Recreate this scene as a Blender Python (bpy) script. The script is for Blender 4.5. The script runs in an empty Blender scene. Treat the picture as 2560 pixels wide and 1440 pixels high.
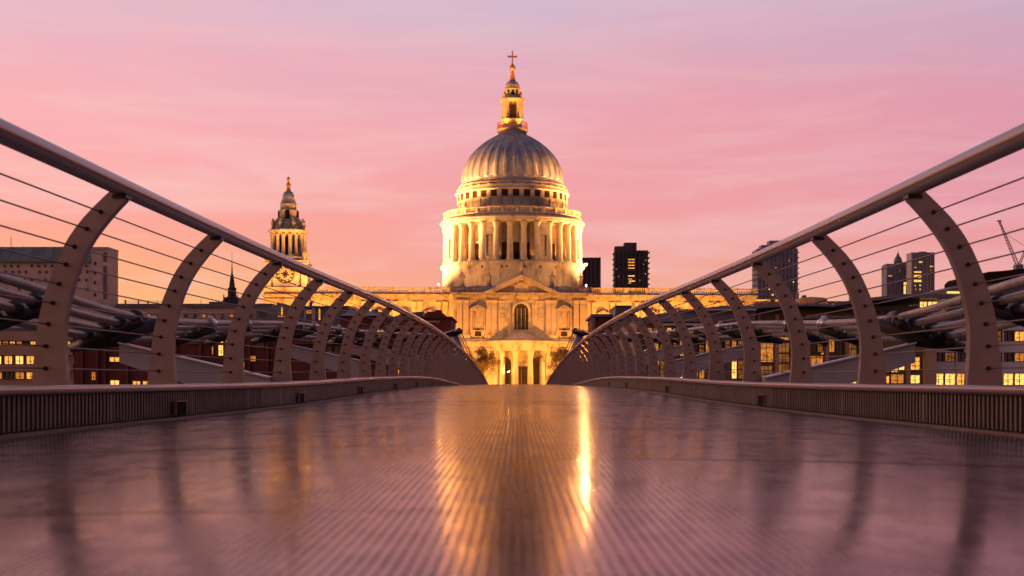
import bpy, math, random
from math import sin, cos, pi, radians, sqrt, asin, atan2
from mathutils import Vector
random.seed(7)
sc = bpy.context.scene
COL = sc.collection
F = 3300.0; CX = 1293.0; CY = 954.0        # focal length and level line of the view, in photo pixels

# ------------------------------------------------------------------ camera
cam_d = bpy.data.cameras.new('camera'); cam = bpy.data.objects.new('camera', cam_d); COL.objects.link(cam)
cam.location = (0, 0, 0); cam.rotation_euler = (pi/2, 0, 0)
cam_d.sensor_width = 36; cam_d.lens = F/2560*36
cam_d.shift_x = (1280-CX)/2560; cam_d.shift_y = (CY-720)/2560
cam_d.clip_start = .05; cam_d.clip_end = 12000
cam_d.dof.use_dof = True; cam_d.dof.focus_distance = 15; cam_d.dof.aperture_fstop = 6.3
sc.camera = cam
sc.view_settings.view_transform = 'Standard'; sc.view_settings.look = 'None'
sc.view_settings.exposure = 0; sc.view_settings.gamma = 1

def lin(r, g, b):
    f = lambda c: (c/255/12.92) if c/255 <= .04045 else ((c/255+.055)/1.055)**2.4
    return (f(r), f(g), f(b), 1)

# ------------------------------------------------------------------ world: dusk sky
W = bpy.data.worlds.new('World'); sc.world = W; W.use_nodes = True
nt = W.node_tree; nt.nodes.clear()
class NT:
    def __init__(s, t): s.t = t
    def n(s, ty, **k):
        x = s.t.nodes.new(ty)
        for a, b in k.items(): setattr(x, a, b)
        return x
    def l(s, a, b): s.t.links.new(a, b)
    def math(s, op, a, b=None, c=None, clamp=False):
        m = s.n('ShaderNodeMath', operation=op); m.use_clamp = clamp
        for i, v in enumerate((a, b, c)):
            if v is None: continue
            if isinstance(v, (int, float)): m.inputs[i].default_value = v
            else: s.l(v, m.inputs[i])
        return m.outputs[0]
    def mix(s, f, a, b, blend='MIX'):
        m = s.n('ShaderNodeMix', data_type='RGBA', blend_type=blend)
        for i, v in ((0, f), (6, a), (7, b)):
            if isinstance(v, (int, float)): m.inputs[i].default_value = v
            elif isinstance(v, tuple): m.inputs[i].default_value = v
            else: s.l(v, m.inputs[i])
        return m.outputs[2]
    def ramp(s, f, stops, interp='LINEAR'):
        r = s.n('ShaderNodeValToRGB'); r.color_ramp.interpolation = interp
        e = r.color_ramp.elements
        while len(e) < len(stops): e.new(.5)
        for i, (p, c) in enumerate(stops):
            e[i].position = p; e[i].color = c if isinstance(c, tuple) else (c, c, c, 1)
        s.l(f, r.inputs[0]); return r.outputs[0]
n = NT(nt)
tc = n.n('ShaderNodeTexCoord'); sep = n.n('ShaderNodeSeparateXYZ'); n.l(tc.outputs['Generated'], sep.inputs[0])
x, y, z = sep.outputs
hor = n.math('SQRT', n.math('ADD', n.math('MULTIPLY', x, x), n.math('MULTIPLY', y, y)))
tan = n.math('DIVIDE', z, n.math('MAXIMUM', hor, .001))
azm = n.math('DIVIDE', x, n.math('MAXIMUM', hor, .001))
# slow wobble so the colour bands are not ruler straight
mp = n.n('ShaderNodeMapping'); mp.inputs['Scale'].default_value = (2.2, 2.2, 9); mp.inputs['Rotation'].default_value = (0, radians(4), 0)
n.l(tc.outputs['Generated'], mp.inputs[0])
ns = n.n('ShaderNodeTexNoise'); ns.inputs['Scale'].default_value = 1.6; ns.inputs['Detail'].default_value = 5; ns.inputs['Roughness'].default_value = .5
n.l(mp.outputs[0], ns.inputs[0])
wob = n.math('MULTIPLY', n.math('SUBTRACT', ns.outputs['Fac'], .5), .11)
tt = n.math('ADD', n.math('ADD', tan, wob), .0)
tt = n.math('MAXIMUM', tt, 0.0)
left = n.ramp(tt, [(0, lin(255,196,120)), (.055, lin(255,184,124)), (.09, lin(255,172,138)), (.13, lin(254,168,156)), (.19, lin(252,178,180)), (.235, lin(241,178,188)), (.29, lin(222,188,206)), (.55, lin(150,142,172)), (1, lin(108,112,150))])
right = n.ramp(tt, [(0, lin(240,178,140)), (.055, lin(236,168,152)), (.09, lin(233,158,160)), (.13, lin(230,154,168)), (.19, lin(220,152,172)), (.235, lin(210,162,184)), (.29, lin(196,176,202)), (.55, lin(140,134,168)), (1, lin(104,108,148))])
fa = n.math('ADD', n.math('MULTIPLY', azm, 1.35), .43, clamp=True)
base = n.mix(fa, left, right)
# thin streaky cloud
mp2 = n.n('ShaderNodeMapping'); mp2.inputs['Scale'].default_value = (3.2, 3.2, 26); mp2.inputs['Rotation'].default_value = (0, radians(-12), 0)
n.l(tc.outputs['Generated'], mp2.inputs[0])
n2 = n.n('ShaderNodeTexNoise'); n2.inputs['Scale'].default_value = 1.5; n2.inputs['Detail'].default_value = 9; n2.inputs['Roughness'].default_value = .6; n2.inputs['Distortion'].default_value = .4
n.l(mp2.outputs[0], n2.inputs[0])
cl = n.ramp(n2.outputs['Fac'], [(.46, 0), (.72, 1)])
env = n.ramp(tan, [(.0, .15), (.07, .6), (.17, .6), (.27, .25), (.4, 0)])
cloud = n.mix(n.math('MULTIPLY', fa, 1.0), lin(252,208,200), lin(236,186,188))
base = n.mix(n.math('MULTIPLY', cl, env), base, cloud)
# behind the viewer the sky is dimmer
bk = n.ramp(n.math('ADD', n.math('MULTIPLY', y, .5), .5), [(0, (.74,.66,.60,1)), (.45, (.80,.74,.70,1)), (.75, (1,1,1,1))])
base = n.mix(1.0, base, bk, 'MULTIPLY')
sd_ = n.ramp(n.math('MULTIPLY_ADD', x, .5, .5), [(0, (1.5,1.25,1.0,1)), (.24, (1.2,1.1,1.0,1)), (.31, (1,1,1,1)), (.69, (1,1,1,1)), (.8, (.6,.58,.66,1)), (1, (.36,.36,.45,1))])
base = n.mix(1.0, base, sd_, 'MULTIPLY')
low = n.ramp(n.math('ADD', tan, .5), [(.46, 0), (.499, 1)])
base = n.mix(low, lin(70,48,44), base)
sky = n.n('ShaderNodeTexSky', sky_type='NISHITA'); sky.sun_disc = False
sky.sun_elevation = radians(1.0); sky.sun_rotation = radians(-70)
bg = n.n('ShaderNodeBackground'); n.l(base, bg.inputs[0]); bg.inputs[1].default_value = 1.0
bg2 = n.n('ShaderNodeBackground'); n.l(sky.outputs[0], bg2.inputs[0]); bg2.inputs[1].default_value = .004
ad = n.n('ShaderNodeAddShader'); n.l(bg.outputs[0], ad.inputs[0]); n.l(bg2.outputs[0], ad.inputs[1])
wo = n.n('ShaderNodeOutputWorld'); n.l(ad.outputs[0], wo.inputs[0])

sd = bpy.data.lights.new('sun', 'SUN'); sd.energy = .6; sd.angle = radians(4); sd.color = (1, .62, .38)
so = bpy.data.objects.new('sun', sd); COL.objects.link(so)
so.rotation_euler = (radians(84), 0, radians(-112))       # low glow from the left of the view

# ------------------------------------------------------------------ materials
MATS = {}
def mat(name, col, rough=.6, metal=0, var=.25, vscale=3, bump=0, bscale=20, stain=None, emit=None, estr=0, stretch=(1,1,1), spec=.5, vdetail=6):
    m = bpy.data.materials.new(name); m.use_nodes = True; t = NT(m.node_tree); b = m.node_tree.nodes['Principled BSDF']
    b.inputs['Roughness'].default_value = rough; b.inputs['Metallic'].default_value = metal
    b.inputs['Specular IOR Level'].default_value = spec
    c = (*col, 1) if len(col) == 3 else col
    tc = t.n('ShaderNodeTexCoord'); mp = t.n('ShaderNodeMapping'); mp.inputs['Scale'].default_value = stretch; t.l(tc.outputs['Object'], mp.inputs[0])
    if var:
        nz = t.n('ShaderNodeTexNoise'); nz.inputs['Scale'].default_value = vscale; nz.inputs['Detail'].default_value = vdetail; nz.inputs['Roughness'].default_value = .6
        t.l(mp.outputs[0], nz.inputs[0])
        dark = tuple(v*(1-var) for v in c[:3])+(1,); lite = tuple(min(1, v*(1+var*.6)) for v in c[:3])+(1,)
        o = t.ramp(nz.outputs['Fac'], [(.32, dark), (.68, lite)])
        if stain:
            n3 = t.n('ShaderNodeTexNoise'); n3.inputs['Scale'].default_value = stain[1]; n3.inputs['Detail'].default_value = 8; n3.inputs['Roughness'].default_value = .7
            mp3 = t.n('ShaderNodeMapping'); mp3.inputs['Scale'].default_value = (1, 1, .35); t.l(tc.outputs['Object'], mp3.inputs[0]); t.l(mp3.outputs[0], n3.inputs[0])
            o = t.mix(t.ramp(n3.outputs['Fac'], [(.5, 0), (.66, stain[2])]), o, (*stain[0], 1))
        t.l(o, b.inputs['Base Color'])
        rr = t.math('ADD', t.math('MULTIPLY', nz.outputs['Fac'], .25*rough), rough*.875, clamp=True); t.l(rr, b.inputs['Roughness'])
    else: b.inputs['Base Color'].default_value = c
    if bump:
        nb = t.n('ShaderNodeTexNoise'); nb.inputs['Scale'].default_value = bscale; nb.inputs['Detail'].default_value = 5; t.l(mp.outputs[0], nb.inputs[0])
        bp = t.n('ShaderNodeBump'); bp.inputs['Strength'].default_value = bump; bp.inputs['Distance'].default_value = .02
        t.l(nb.outputs['Fac'], bp.inputs['Height']); t.l(bp.outputs[0], b.inputs['Normal'])
    if emit:
        nz = t.n('ShaderNodeTexNoise'); nz.inputs['Scale'].default_value = vscale; nz.inputs['Detail'].default_value = 3; t.l(mp.outputs[0], nz.inputs[0])
        e = t.ramp(nz.outputs['Fac'], [(.35, (emit[0]*.25, emit[1]*.2, emit[2]*.15, 1)), (.62, (*emit, 1))])
        t.l(e, b.inputs['Emission Color']); b.inputs['Emission Strength'].default_value = estr
    MATS[name] = m; return m
stone = mat('portland_stone', (.42,.37,.29), .85, var=.2, vscale=.35, stain=((.10,.075,.05), .45, .8), bump=.5, bscale=3)
stone2 = mat('carved_stone', (.40,.35,.26), .85, var=.3, vscale=1.0, stain=((.09,.065,.04), 1.1, .9), bump=.3, bscale=5)
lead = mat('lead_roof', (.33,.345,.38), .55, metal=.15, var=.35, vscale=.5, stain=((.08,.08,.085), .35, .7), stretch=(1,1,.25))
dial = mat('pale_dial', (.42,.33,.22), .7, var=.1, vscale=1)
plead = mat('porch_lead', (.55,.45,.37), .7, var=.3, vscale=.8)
gilt = mat('gilding', (.75,.33,.09), .4, metal=.6, var=.3, vscale=2)
void = mat('dark_opening', (.03,.02,.015), 1, var=0, spec=.05)
win_and_shade = mat('dark_glazing_and_shade', (.035,.022,.014), .6, var=.4, vscale=1, spec=.15)  # window glazing, also the painted shade behind the porch columns
postm = mat('painted_steel_posts', (.27,.205,.185), .36, metal=.45, var=.14, vscale=9, bump=.06, bscale=60)
railm = mat('brushed_steel_rail', (.32,.24,.21), .26, metal=.6, var=.04, vscale=2, stretch=(1,.2,1))
wirem = mat('steel_wire', (.22,.14,.12), .4, metal=.7, var=0)
clampm = mat('black_clamp', (.03,.022,.02), .45, metal=.3, var=0)
kerbm = mat('kerb_aluminium', (.15,.105,.09), .42, metal=.4, var=.35, vscale=7, bump=.05, bscale=40)
capm = mat('kerb_cap_steel', (.30,.20,.16), .3, metal=.8, var=.2, vscale=5, stretch=(3,.6,3))
cablem = mat('locked_coil_cable', (.38,.29,.25), .45, metal=.3, var=.35, vscale=10, bump=.15, bscale=50)
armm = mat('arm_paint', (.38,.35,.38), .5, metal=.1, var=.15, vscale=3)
armtop = mat('arm_top_sky_sheen', (.62,.63,.70), .3, metal=.2, var=.15, vscale=6)  # same arm, top flange paler: sky reflection put into the colour
saddlem = mat('cast_saddle', (.07,.055,.05), .5, metal=.5, var=.4, vscale=9)
saddle2 = mat('galvanised_clamp', (.5,.5,.53), .35, metal=.7, var=.4, vscale=12)
redbrick = mat('dark_red_brick', (.13,.028,.018), .8, var=.35, vscale=.8)
redbrick2 = mat('red_render', (.17,.038,.022), .8, var=.3, vscale=.5)
tanm = mat('tan_stone', (.44,.28,.19), .85, var=.2, vscale=.4)
pale = mat('pale_stone', (.60,.45,.37), .85, var=.22, vscale=.25, stain=((.16,.12,.10), .2, .5))
pale2 = mat('pale_render', (.46,.36,.31), .85, var=.25, vscale=.3)
copper = mat('green_copper', (.15,.19,.17), .6, var=.3, vscale=.4)
slate = mat('slate_roof', (.125,.11,.115), .6, var=.35, vscale=.6)
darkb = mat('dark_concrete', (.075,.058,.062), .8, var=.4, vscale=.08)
blueb = mat('hazed_concrete', (.24,.225,.27), .7, var=.4, vscale=.07)  # far towers, distance haze mixed into the concrete colour
greyb = mat('grey_cladding', (.15,.15,.17), .5, var=.25, vscale=.4)
glassb = mat('hazed_tower_glass', (.20,.19,.23), .3, metal=.2, var=.3, vscale=.05)  # far glass tower, paled to paint in the haze
brownb = mat('brown_cladding', (.24,.14,.08), .6, var=.35, vscale=.4)
whiteb = mat('white_cladding', (.62,.54,.58), .6, var=.15, vscale=.5)
spirem = mat('lead_spire', (.035,.028,.035), .7, var=.3, vscale=.5)
framem = mat('window_frame', (.07,.055,.05), .5, var=0)
lit1 = mat('lit_pane', (.4,.3,.1), .4, var=0, vscale=4.5, emit=(1.0,.43,.07), estr=1.55)
lit2 = mat('bright_lit_pane', (.4,.3,.1), .4, var=0, vscale=4.5, emit=(1.0,.55,.13), estr=2.2)
lit3 = mat('dim_lit_pane', (.2,.12,.05), .4, var=0, vscale=4.5, emit=(.75,.26,.04), estr=1.0)
amberp = mat('amber_glow_pane', (.12,.07,.03), .2, var=0, vscale=3, emit=(.5,.18,.03), estr=.55)  # unlit bronze glazing given a faint glow to warm the facades
darkp = mat('unlit_pane', (.025,.022,.028), .15, var=.3, vscale=.5)
leafm = mat('leaves', (.17,.12,.03), .7, var=.6, vscale=.8)
bark = mat('bark', (.07,.045,.03), .9, var=.3, vscale=3)
waterm = mat('river_water', (.03,.035,.04), .12, var=.3, vscale=.05, bump=.8, bscale=.6)
groundm = mat('paving', (.12,.10,.09), .8, var=.3, vscale=.2)
litlamp = mat('flood_lens', (1,1,1), .3, var=0)
b = litlamp.node_tree.nodes['Principled BSDF']; b.inputs['Emission Color'].default_value = (1, .44, .13, 1); b.inputs['Emission Strength'].default_value = 9000
dryleaf = mat('dry_leaf', (.25,.10,.03), .7, var=.4, vscale=40)

# deck: worn ribbed aluminium planks
deckm = bpy.data.materials.new('ribbed_aluminium_deck'); deckm.use_nodes = True
t = NT(deckm.node_tree); b = deckm.node_tree.nodes['Principled BSDF']
tc = t.n('ShaderNodeTexCoord'); sp = t.n('ShaderNodeSeparateXYZ'); t.l(tc.outputs['Object'], sp.inputs[0])
gx = t.math('FRACT', t.math('MULTIPLY', sp.outputs[0], 1/.0125))
tri = t.math('ABSOLUTE', t.math('SUBTRACT', gx, .5))                       # 0 middle of the rib, .5 in the groove
gro = t.ramp(tri, [(.34, 0), (.43, 1)])
gy = t.math('FRACT', t.math('MULTIPLY', sp.outputs[1], 1/.03)); trj = t.math('ABSOLUTE', t.math('SUBTRACT', gy, .5))
mpd = t.n('ShaderNodeMapping'); mpd.inputs['Scale'].default_value = (2.5, 1.0, 1); t.l(tc.outputs['Object'], mpd.inputs[0])
nz = t.n('ShaderNodeTexNoise'); nz.inputs['Scale'].default_value = 2.2; nz.inputs['Detail'].default_value = 8; nz.inputs['Roughness'].default_value = .65; t.l(mpd.outputs[0], nz.inputs[0])
nf = t.n('ShaderNodeTexNoise'); nf.inputs['Scale'].default_value = 55; nf.inputs['Detail'].default_value = 3; t.l(mpd.outputs[0], nf.inputs[0])
wear = t.ramp(nz.outputs['Fac'], [(.3, (.14,.115,.12,1)), (.7, (.26,.215,.225,1))])
colr = t.mix(t.math('MULTIPLY', gro, .85), wear, (.05,.035,.04,1)); t.l(colr, b.inputs['Base Color'])
b.inputs['Metallic'].default_value = .9;
ng = t.n('ShaderNodeTexNoise'); ng.inputs['Scale'].default_value = 9; ng.inputs['Detail'].default_value = 6; ng.inputs['Roughness'].default_value = .7
mpg = t.n('ShaderNodeMapping'); mpg.inputs['Scale'].default_value = (1.6, .8, 1); t.l(tc.outputs['Object'], mpg.inputs[0]); t.l(mpg.outputs[0], ng.inputs[0])
scuff = t.ramp(ng.outputs['Fac'], [(.40, 0), (.62, 1)])
rg = t.math('ADD', t.math('MULTIPLY', nz.outputs['Fac'], .12), t.math('MULTIPLY_ADD', scuff, .085, .03)); rg = t.math('ADD', rg, t.math('MULTIPLY', gro, .16)); t.l(rg, b.inputs['Roughness'])
crs = t.ramp(trj, [(.36, 0), (.46, 1)])
t.l(t.mix(t.math('MAXIMUM', t.math('MULTIPLY', t.math('MULTIPLY', gro, .95), t.math('MULTIPLY_ADD', scuff, .55, .25)), t.math('MULTIPLY', crs, .3)), (.72,.66,.68,1), (.20,.17,.18,1)), b.inputs['Specular Tint'])
hgt = t.math('SUBTRACT', t.math('MULTIPLY', nf.outputs['Fac'], 1.8), gro)
bp = t.n('ShaderNodeBump'); bp.inputs['Strength'].default_value = .07; bp.inputs['Distance'].default_value = .0010; t.l(hgt, bp.inputs['Height']); t.l(bp.outputs[0], b.inputs['Normal'])

# ------------------------------------------------------------------ mesh builder
class MB:
    def __init__(s): s.v = []; s.f = []; s.m = []; s.sm = []
    def add(s, vs, fs, mi=0, smooth=False):
        o = len(s.v); s.v += [tuple(p) for p in vs]
        for f in fs: s.f.append([i+o for i in f]); s.m.append(mi); s.sm.append(smooth)
        return s
    def box(s, x0, x1, y0, y1, z0, z1, mi=0):
        return s.add([(x0,y0,z0),(x1,y0,z0),(x1,y1,z0),(x0,y1,z0),(x0,y0,z1),(x1,y0,z1),(x1,y1,z1),(x0,y1,z1)],
              [(0,3,2,1),(4,5,6,7),(0,1,5,4),(1,2,6,5),(2,3,7,6),(3,0,4,7)], mi)
    def hexa(s, p, mi=0):    # 8 points, bottom 4 then top 4
        return s.add(p, [(0,3,2,1),(4,5,6,7),(0,1,5,4),(1,2,6,5),(2,3,7,6),(3,0,4,7)], mi)
    def prism(s, poly, y0, y1, mi=0):      # polygon in XZ, extruded in Y
        k = len(poly); vs = [(p[0], y0, p[1]) for p in poly]+[(p[0], y1, p[1]) for p in poly]
        fs = [tuple(range(k)), tuple(range(2*k-1, k-1, -1))]+[((i+1)%k, i, i+k, (i+1)%k+k) for i in range(k)]
        return s.add(vs, fs, mi)
    def lathe(s, prof, seg=24, cx=0, cy=0, a0=0, a1=2*pi, mi=0, smooth=True, mod=None):
        full = abs(a1-a0-2*pi) < 1e-6; ns = seg if full else seg+1; vs = []
        for (r, zz) in prof:
            for i in range(ns):
                a = a0+(a1-a0)*i/seg; rr = r+(mod(i, r, zz) if mod else 0)
                vs.append((cx+rr*sin(a), cy-rr*cos(a), zz))       # angle 0 faces south, towards the viewer
        fs = []
        for j in range(len(prof)-1):
            for i in range(seg):
                i2 = (i+1) % ns
                fs.append((j*ns+i, j*ns+i2, (j+1)*ns+i2, (j+1)*ns+i))
        return s.add(vs, fs, mi, smooth)
    def tube(s, path, r, seg=8, mi=0, caps=True, sec=None):
        vs = []; k = seg
        for i, p in enumerate(path):
            a = Vector(path[max(i-1, 0)]); c = Vector(path[min(i+1, len(path)-1)]); d = (c-a).normalized()
            u = d.cross(Vector((0, 0, 1)))
            if u.length < 1e-4: u = Vector((1, 0, 0))
            u.normalize(); w = u.cross(d); rr = r[i] if isinstance(r, (list, tuple)) else r
            for q in range(k):
                an = 2*pi*q/k; ex, ez = (cos(an), sin(an)) if not sec else sec(an)
                vs.append(Vector(p)+u*(rr*ex)+w*(rr*ez))
        fs = [(j*k+q, j*k+(q+1) % k, (j+1)*k+(q+1) % k, (j+1)*k+q) for j in range(len(path)-1) for q in range(k)]
        if caps: fs += [tuple(range(k-1, -1, -1)), tuple(range((len(path)-1)*k, len(path)*k))]
        return s.add(vs, fs, mi, True)
    def mesh(s, name, mats):
        me = bpy.data.meshes.new(name); me.from_pydata(s.v, [], s.f)
        for m in (mats if isinstance(mats, (list, tuple)) else [mats]): me.materials.append(m)
        me.polygons.foreach_set('material_index', s.m); me.polygons.foreach_set('use_smooth', s.sm)
        me.update(); return me
    def build(s, name, mats, parent=None, loc=(0,0,0), label=None):
        return inst(name, s.mesh(name, mats), parent, loc, label=label)
def inst(name, me, parent=None, loc=(0,0,0), rz=0, sc_=None, label=None):
    o = bpy.data.objects.new(name, me); COL.objects.link(o); o.location = loc; o.rotation_euler = (0, 0, rz)
    if sc_: o.scale = sc_
    if parent: o.parent = parent
    if label: o['label'] = label
    return o
def tag(o, label, cat, group=None, kind=None):
    if label: o['label'] = label
    if cat: o['category'] = cat
    if group: o['group'] = group
    if kind: o['kind'] = kind
    return o
def thing(name, label, cat, loc=(0,0,0), rz=0, group=None):
    o = bpy.data.objects.new(name, None); COL.objects.link(o); o.location = loc; o.rotation_euler = (0, 0, rz); o.empty_display_size = .3
    return tag(o, label, cat, group)
def structure(o): o['kind'] = 'structure'; return o
def curve(tab):
    def fn(t):
        if t <= tab[0][0]: i = 0
        elif t >= tab[-1][0]: i = len(tab)-2
        else: i = max(j for j in range(len(tab)-1) if tab[j][0] <= t)
        (x0, y0), (x1, y1) = tab[i], tab[i+1]
        def sl(j):
            if j <= 0: return (tab[1][1]-tab[0][1])/(tab[1][0]-tab[0][0])
            if j >= len(tab)-1: return (tab[-1][1]-tab[-2][1])/(tab[-1][0]-tab[-2][0])
            return (tab[j+1][1]-tab[j-1][1])/(tab[j+1][0]-tab[j-1][0])
        h = x1-x0; u = (t-x0)/h
        if u < 0: return y0+sl(0)*(t-x0)
        if u > 1: return y1+sl(i+1)*(t-x1)
        return (2*u**3-3*u*u+1)*y0+(u**3-2*u*u+u)*h*sl(i)+(-2*u**3+3*u*u)*y1+(u**3-u*u)*h*sl(i+1)
    return fn
def frange(a, b, st):
    o = []; k = 0
    while a+k*st <= b+1e-6: o.append(a+k*st); k += 1
    return o

# ------------------------------------------------------------------ ground, river
g = MB()
ys = [132, 150, 200, 260, 320, 345, 460, 600, 1000, 2500, 7000]; zs = [-7.6, -7.4, -6.2, -4.8, -3.4, -3, -3, -3, -2.5, -2.5, -2.5]
xs_ = [-5000, -1500, -500, -200, -100, 0, 100, 200, 500, 1500, 5000]
vs = [(a, bb, zs[i]) for i, bb in enumerate(ys) for a in xs_]; k = len(xs_)
g.add(vs, [(j*k+i, j*k+i+1, (j+1)*k+i+1, (j+1)*k+i) for j in range(len(ys)-1) for i in range(k-1)])
structure(g.build('ground', groundm))
structure(MB().add([(-5000,-900,-12),(5000,-900,-12),(5000,134,-12),(-5000,134,-12)], [(0,1,2,3)]).build('river', waterm))
rw = MB().box(-5000, 5000, 131, 132.4, -14, -6.6); tag(rw.build('embankment_wall', pale2), 'long stone river wall under the far end of the bridge', 'wall')

# ------------------------------------------------------------------ bridge
R = curve([(-8,.80), (0,.845), (4.6,.872), (8,.877), (11.2,.893), (16.6,.95), (24.8,.975), (32.3,.895), (44.9,.65), (64.8,-.06), (90,-1.45), (132,-4.9)])
XB = curve([(-8,2.2), (0,2.17), (6,2.10), (16,1.905), (25,1.86), (40,1.82), (80,1.81), (132,1.81)])
def deckz(xx, Y):
    h = XB(Y)-.17; return R(Y)-1.085+.062*max(0, 1-(xx/h)**2)
dk = MB(); Y = -4.0; rnd = random.Random(3)
while Y < 131:
    pitch = .52 if Y < 30 else 1.04
    y1 = Y+pitch-.0025; tilt = rnd.uniform(-.0022, .0022); rol = rnd.uniform(-.0006, .0006); h0 = rnd.uniform(-.0008, .0008)
    N = 16; sub = 3; vs = []
    for j in range(sub+1):
        yy = Y+(y1-Y)*j/sub
        for i in range(N+1):
            hw = XB(yy)-.17; xx = -hw+2*hw*i/N
            vs.append((xx, yy, deckz(xx, yy)+tilt*(yy-(Y+y1)/2)+rol*xx+h0))
    dk.add(vs, [(j*(N+1)+i, j*(N+1)+i+1, (j+1)*(N+1)+i+1, (j+1)*(N+1)+i) for j in range(sub) for i in range(N)], 0, True)
    # plank end faces (the thin joint)
    for yy, fl in ((Y, 0), (y1, 1)):
        r0 = 0 if fl == 0 else sub
        top = [vs[r0*(N+1)+i] for i in range(N+1)]; bot = [(p[0], p[1], p[2]-.03) for p in top]
        q = [(i, N+1+i, N+2+i, i+1) if fl == 0 else (i, i+1, N+2+i, N+1+i) for i in range(N)]
        dk.add(top+bot, q, 1)
    Y += pitch
structure(dk.build('bridge_deck', [deckm, kerbm]))
ud = MB(); st = frange(-4, 132, 2); 
for a, c in zip(st[:-1], st[1:]):
    p = []
    for yy in (a, c): p.append((XB(yy)+.02, R(yy)))
    (xa, za), (xc, zc) = p
    ud.hexa([(-xa,a,za-1.42),(xa,a,za-1.42),(xc,c,zc-1.42),(-xc,c,zc-1.42),(-xa,a,za-1.125),(xa,a,za-1.125),(xc,c,zc-1.125),(-xc,c,zc-1.125)])
tag(ud.build('deck_underframe', armm), 'grey steel frame carrying the walkway from below', 'bridge frame')

# post profile: (height relative to rail centre, inward offset, width)
PP = [(-1.24,0,.165),(-.885,0,.160),(-.815,.0,.148),(-.716,.003,.130),(-.616,.010,.121),(-.522,.028,.114),(-.436,.052,.108),(-.349,.083,.102),(-.269,.120,.099),(-.189,.172,.094),(-.113,.236,.086),(-.060,.287,.080),(-.030,.318,.078)]
CP = [(-.815,-.015),(-.716,-.014),(-.616,-.003),(-.522,.017),(-.436,.045),(-.349,.077),(-.269,.115),(-.189,.170),(-.113,.232)]
RIN = .322
def post_mesh(sg):      # sg=-1 left post (inward is +x), +1 right
    L = []; Rr = []
    cz = curve([(p[0], p[1]) for p in PP]); cw = curve([(p[0], p[2]) for p in PP])
    hs = [-1.24, -.95]+frange(-.885, -.03, .045)
    for h in hs:
        e = .004; dx = cz(h+e)-cz(h-e); dz = 2*e; ln = sqrt(dx*dx+dz*dz); nx, nz_ = dz/ln, -dx/ln; w = cw(h)/2
        L.append((cz(h)-nx*w, h-nz_*w)); Rr.append((cz(h)+nx*w, h+nz_*w))
    m = MB(); k = len(hs); T = .026
    pts = [[(-sg*p[0], yy, p[1]) for p in L]+[(-sg*p[0], yy, p[1]) for p in Rr] for yy in (-T, T)]
    vs = pts[0]+pts[1]; o = 2*k; fs = []
    for i in range(k-1):
        fs += [(i, i+k, i+k+1, i+1), (o+i, o+i+1, o+i+k+1, o+i+k), (i, i+1, o+i+1, o+i), (i+k, o+i+k, o+i+k+1, i+k+1)]
    fs += [(0, o, o+k, k), (k-1, 2*k-1, o+2*k-1, o+k-1)]
    if sg > 0: fs = [tuple(reversed(f)) for f in fs]
    m.add(vs, fs)
    # small bracket below the handrail
    a = -sg
    m.box(min(a*.285, a*.35), max(a*.285, a*.35), -.04, .04, -.052, -.036, 1)
    return m.mesh('post', [postm, clampm])
cm = MB(); cm.tube([(0,-.055,0),(0,-.028,0)], [.005,.011], 8); cm.tube([(0,-.03,0),(0,.045,0)], .0105, 8); cmesh = cm.mesh('wire_clamp', clampm)
cm2 = MB(); cm2.tube([(0,-.028,0),(0,-.012,0)], .02, 6); 
YS = frange(-3.0, 131, 1.75); Y0 = 5.95; posts = [Y0+1.75*i for i in range(-5, 71)]
ypath = frange(-4, 131.5, .5)
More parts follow.
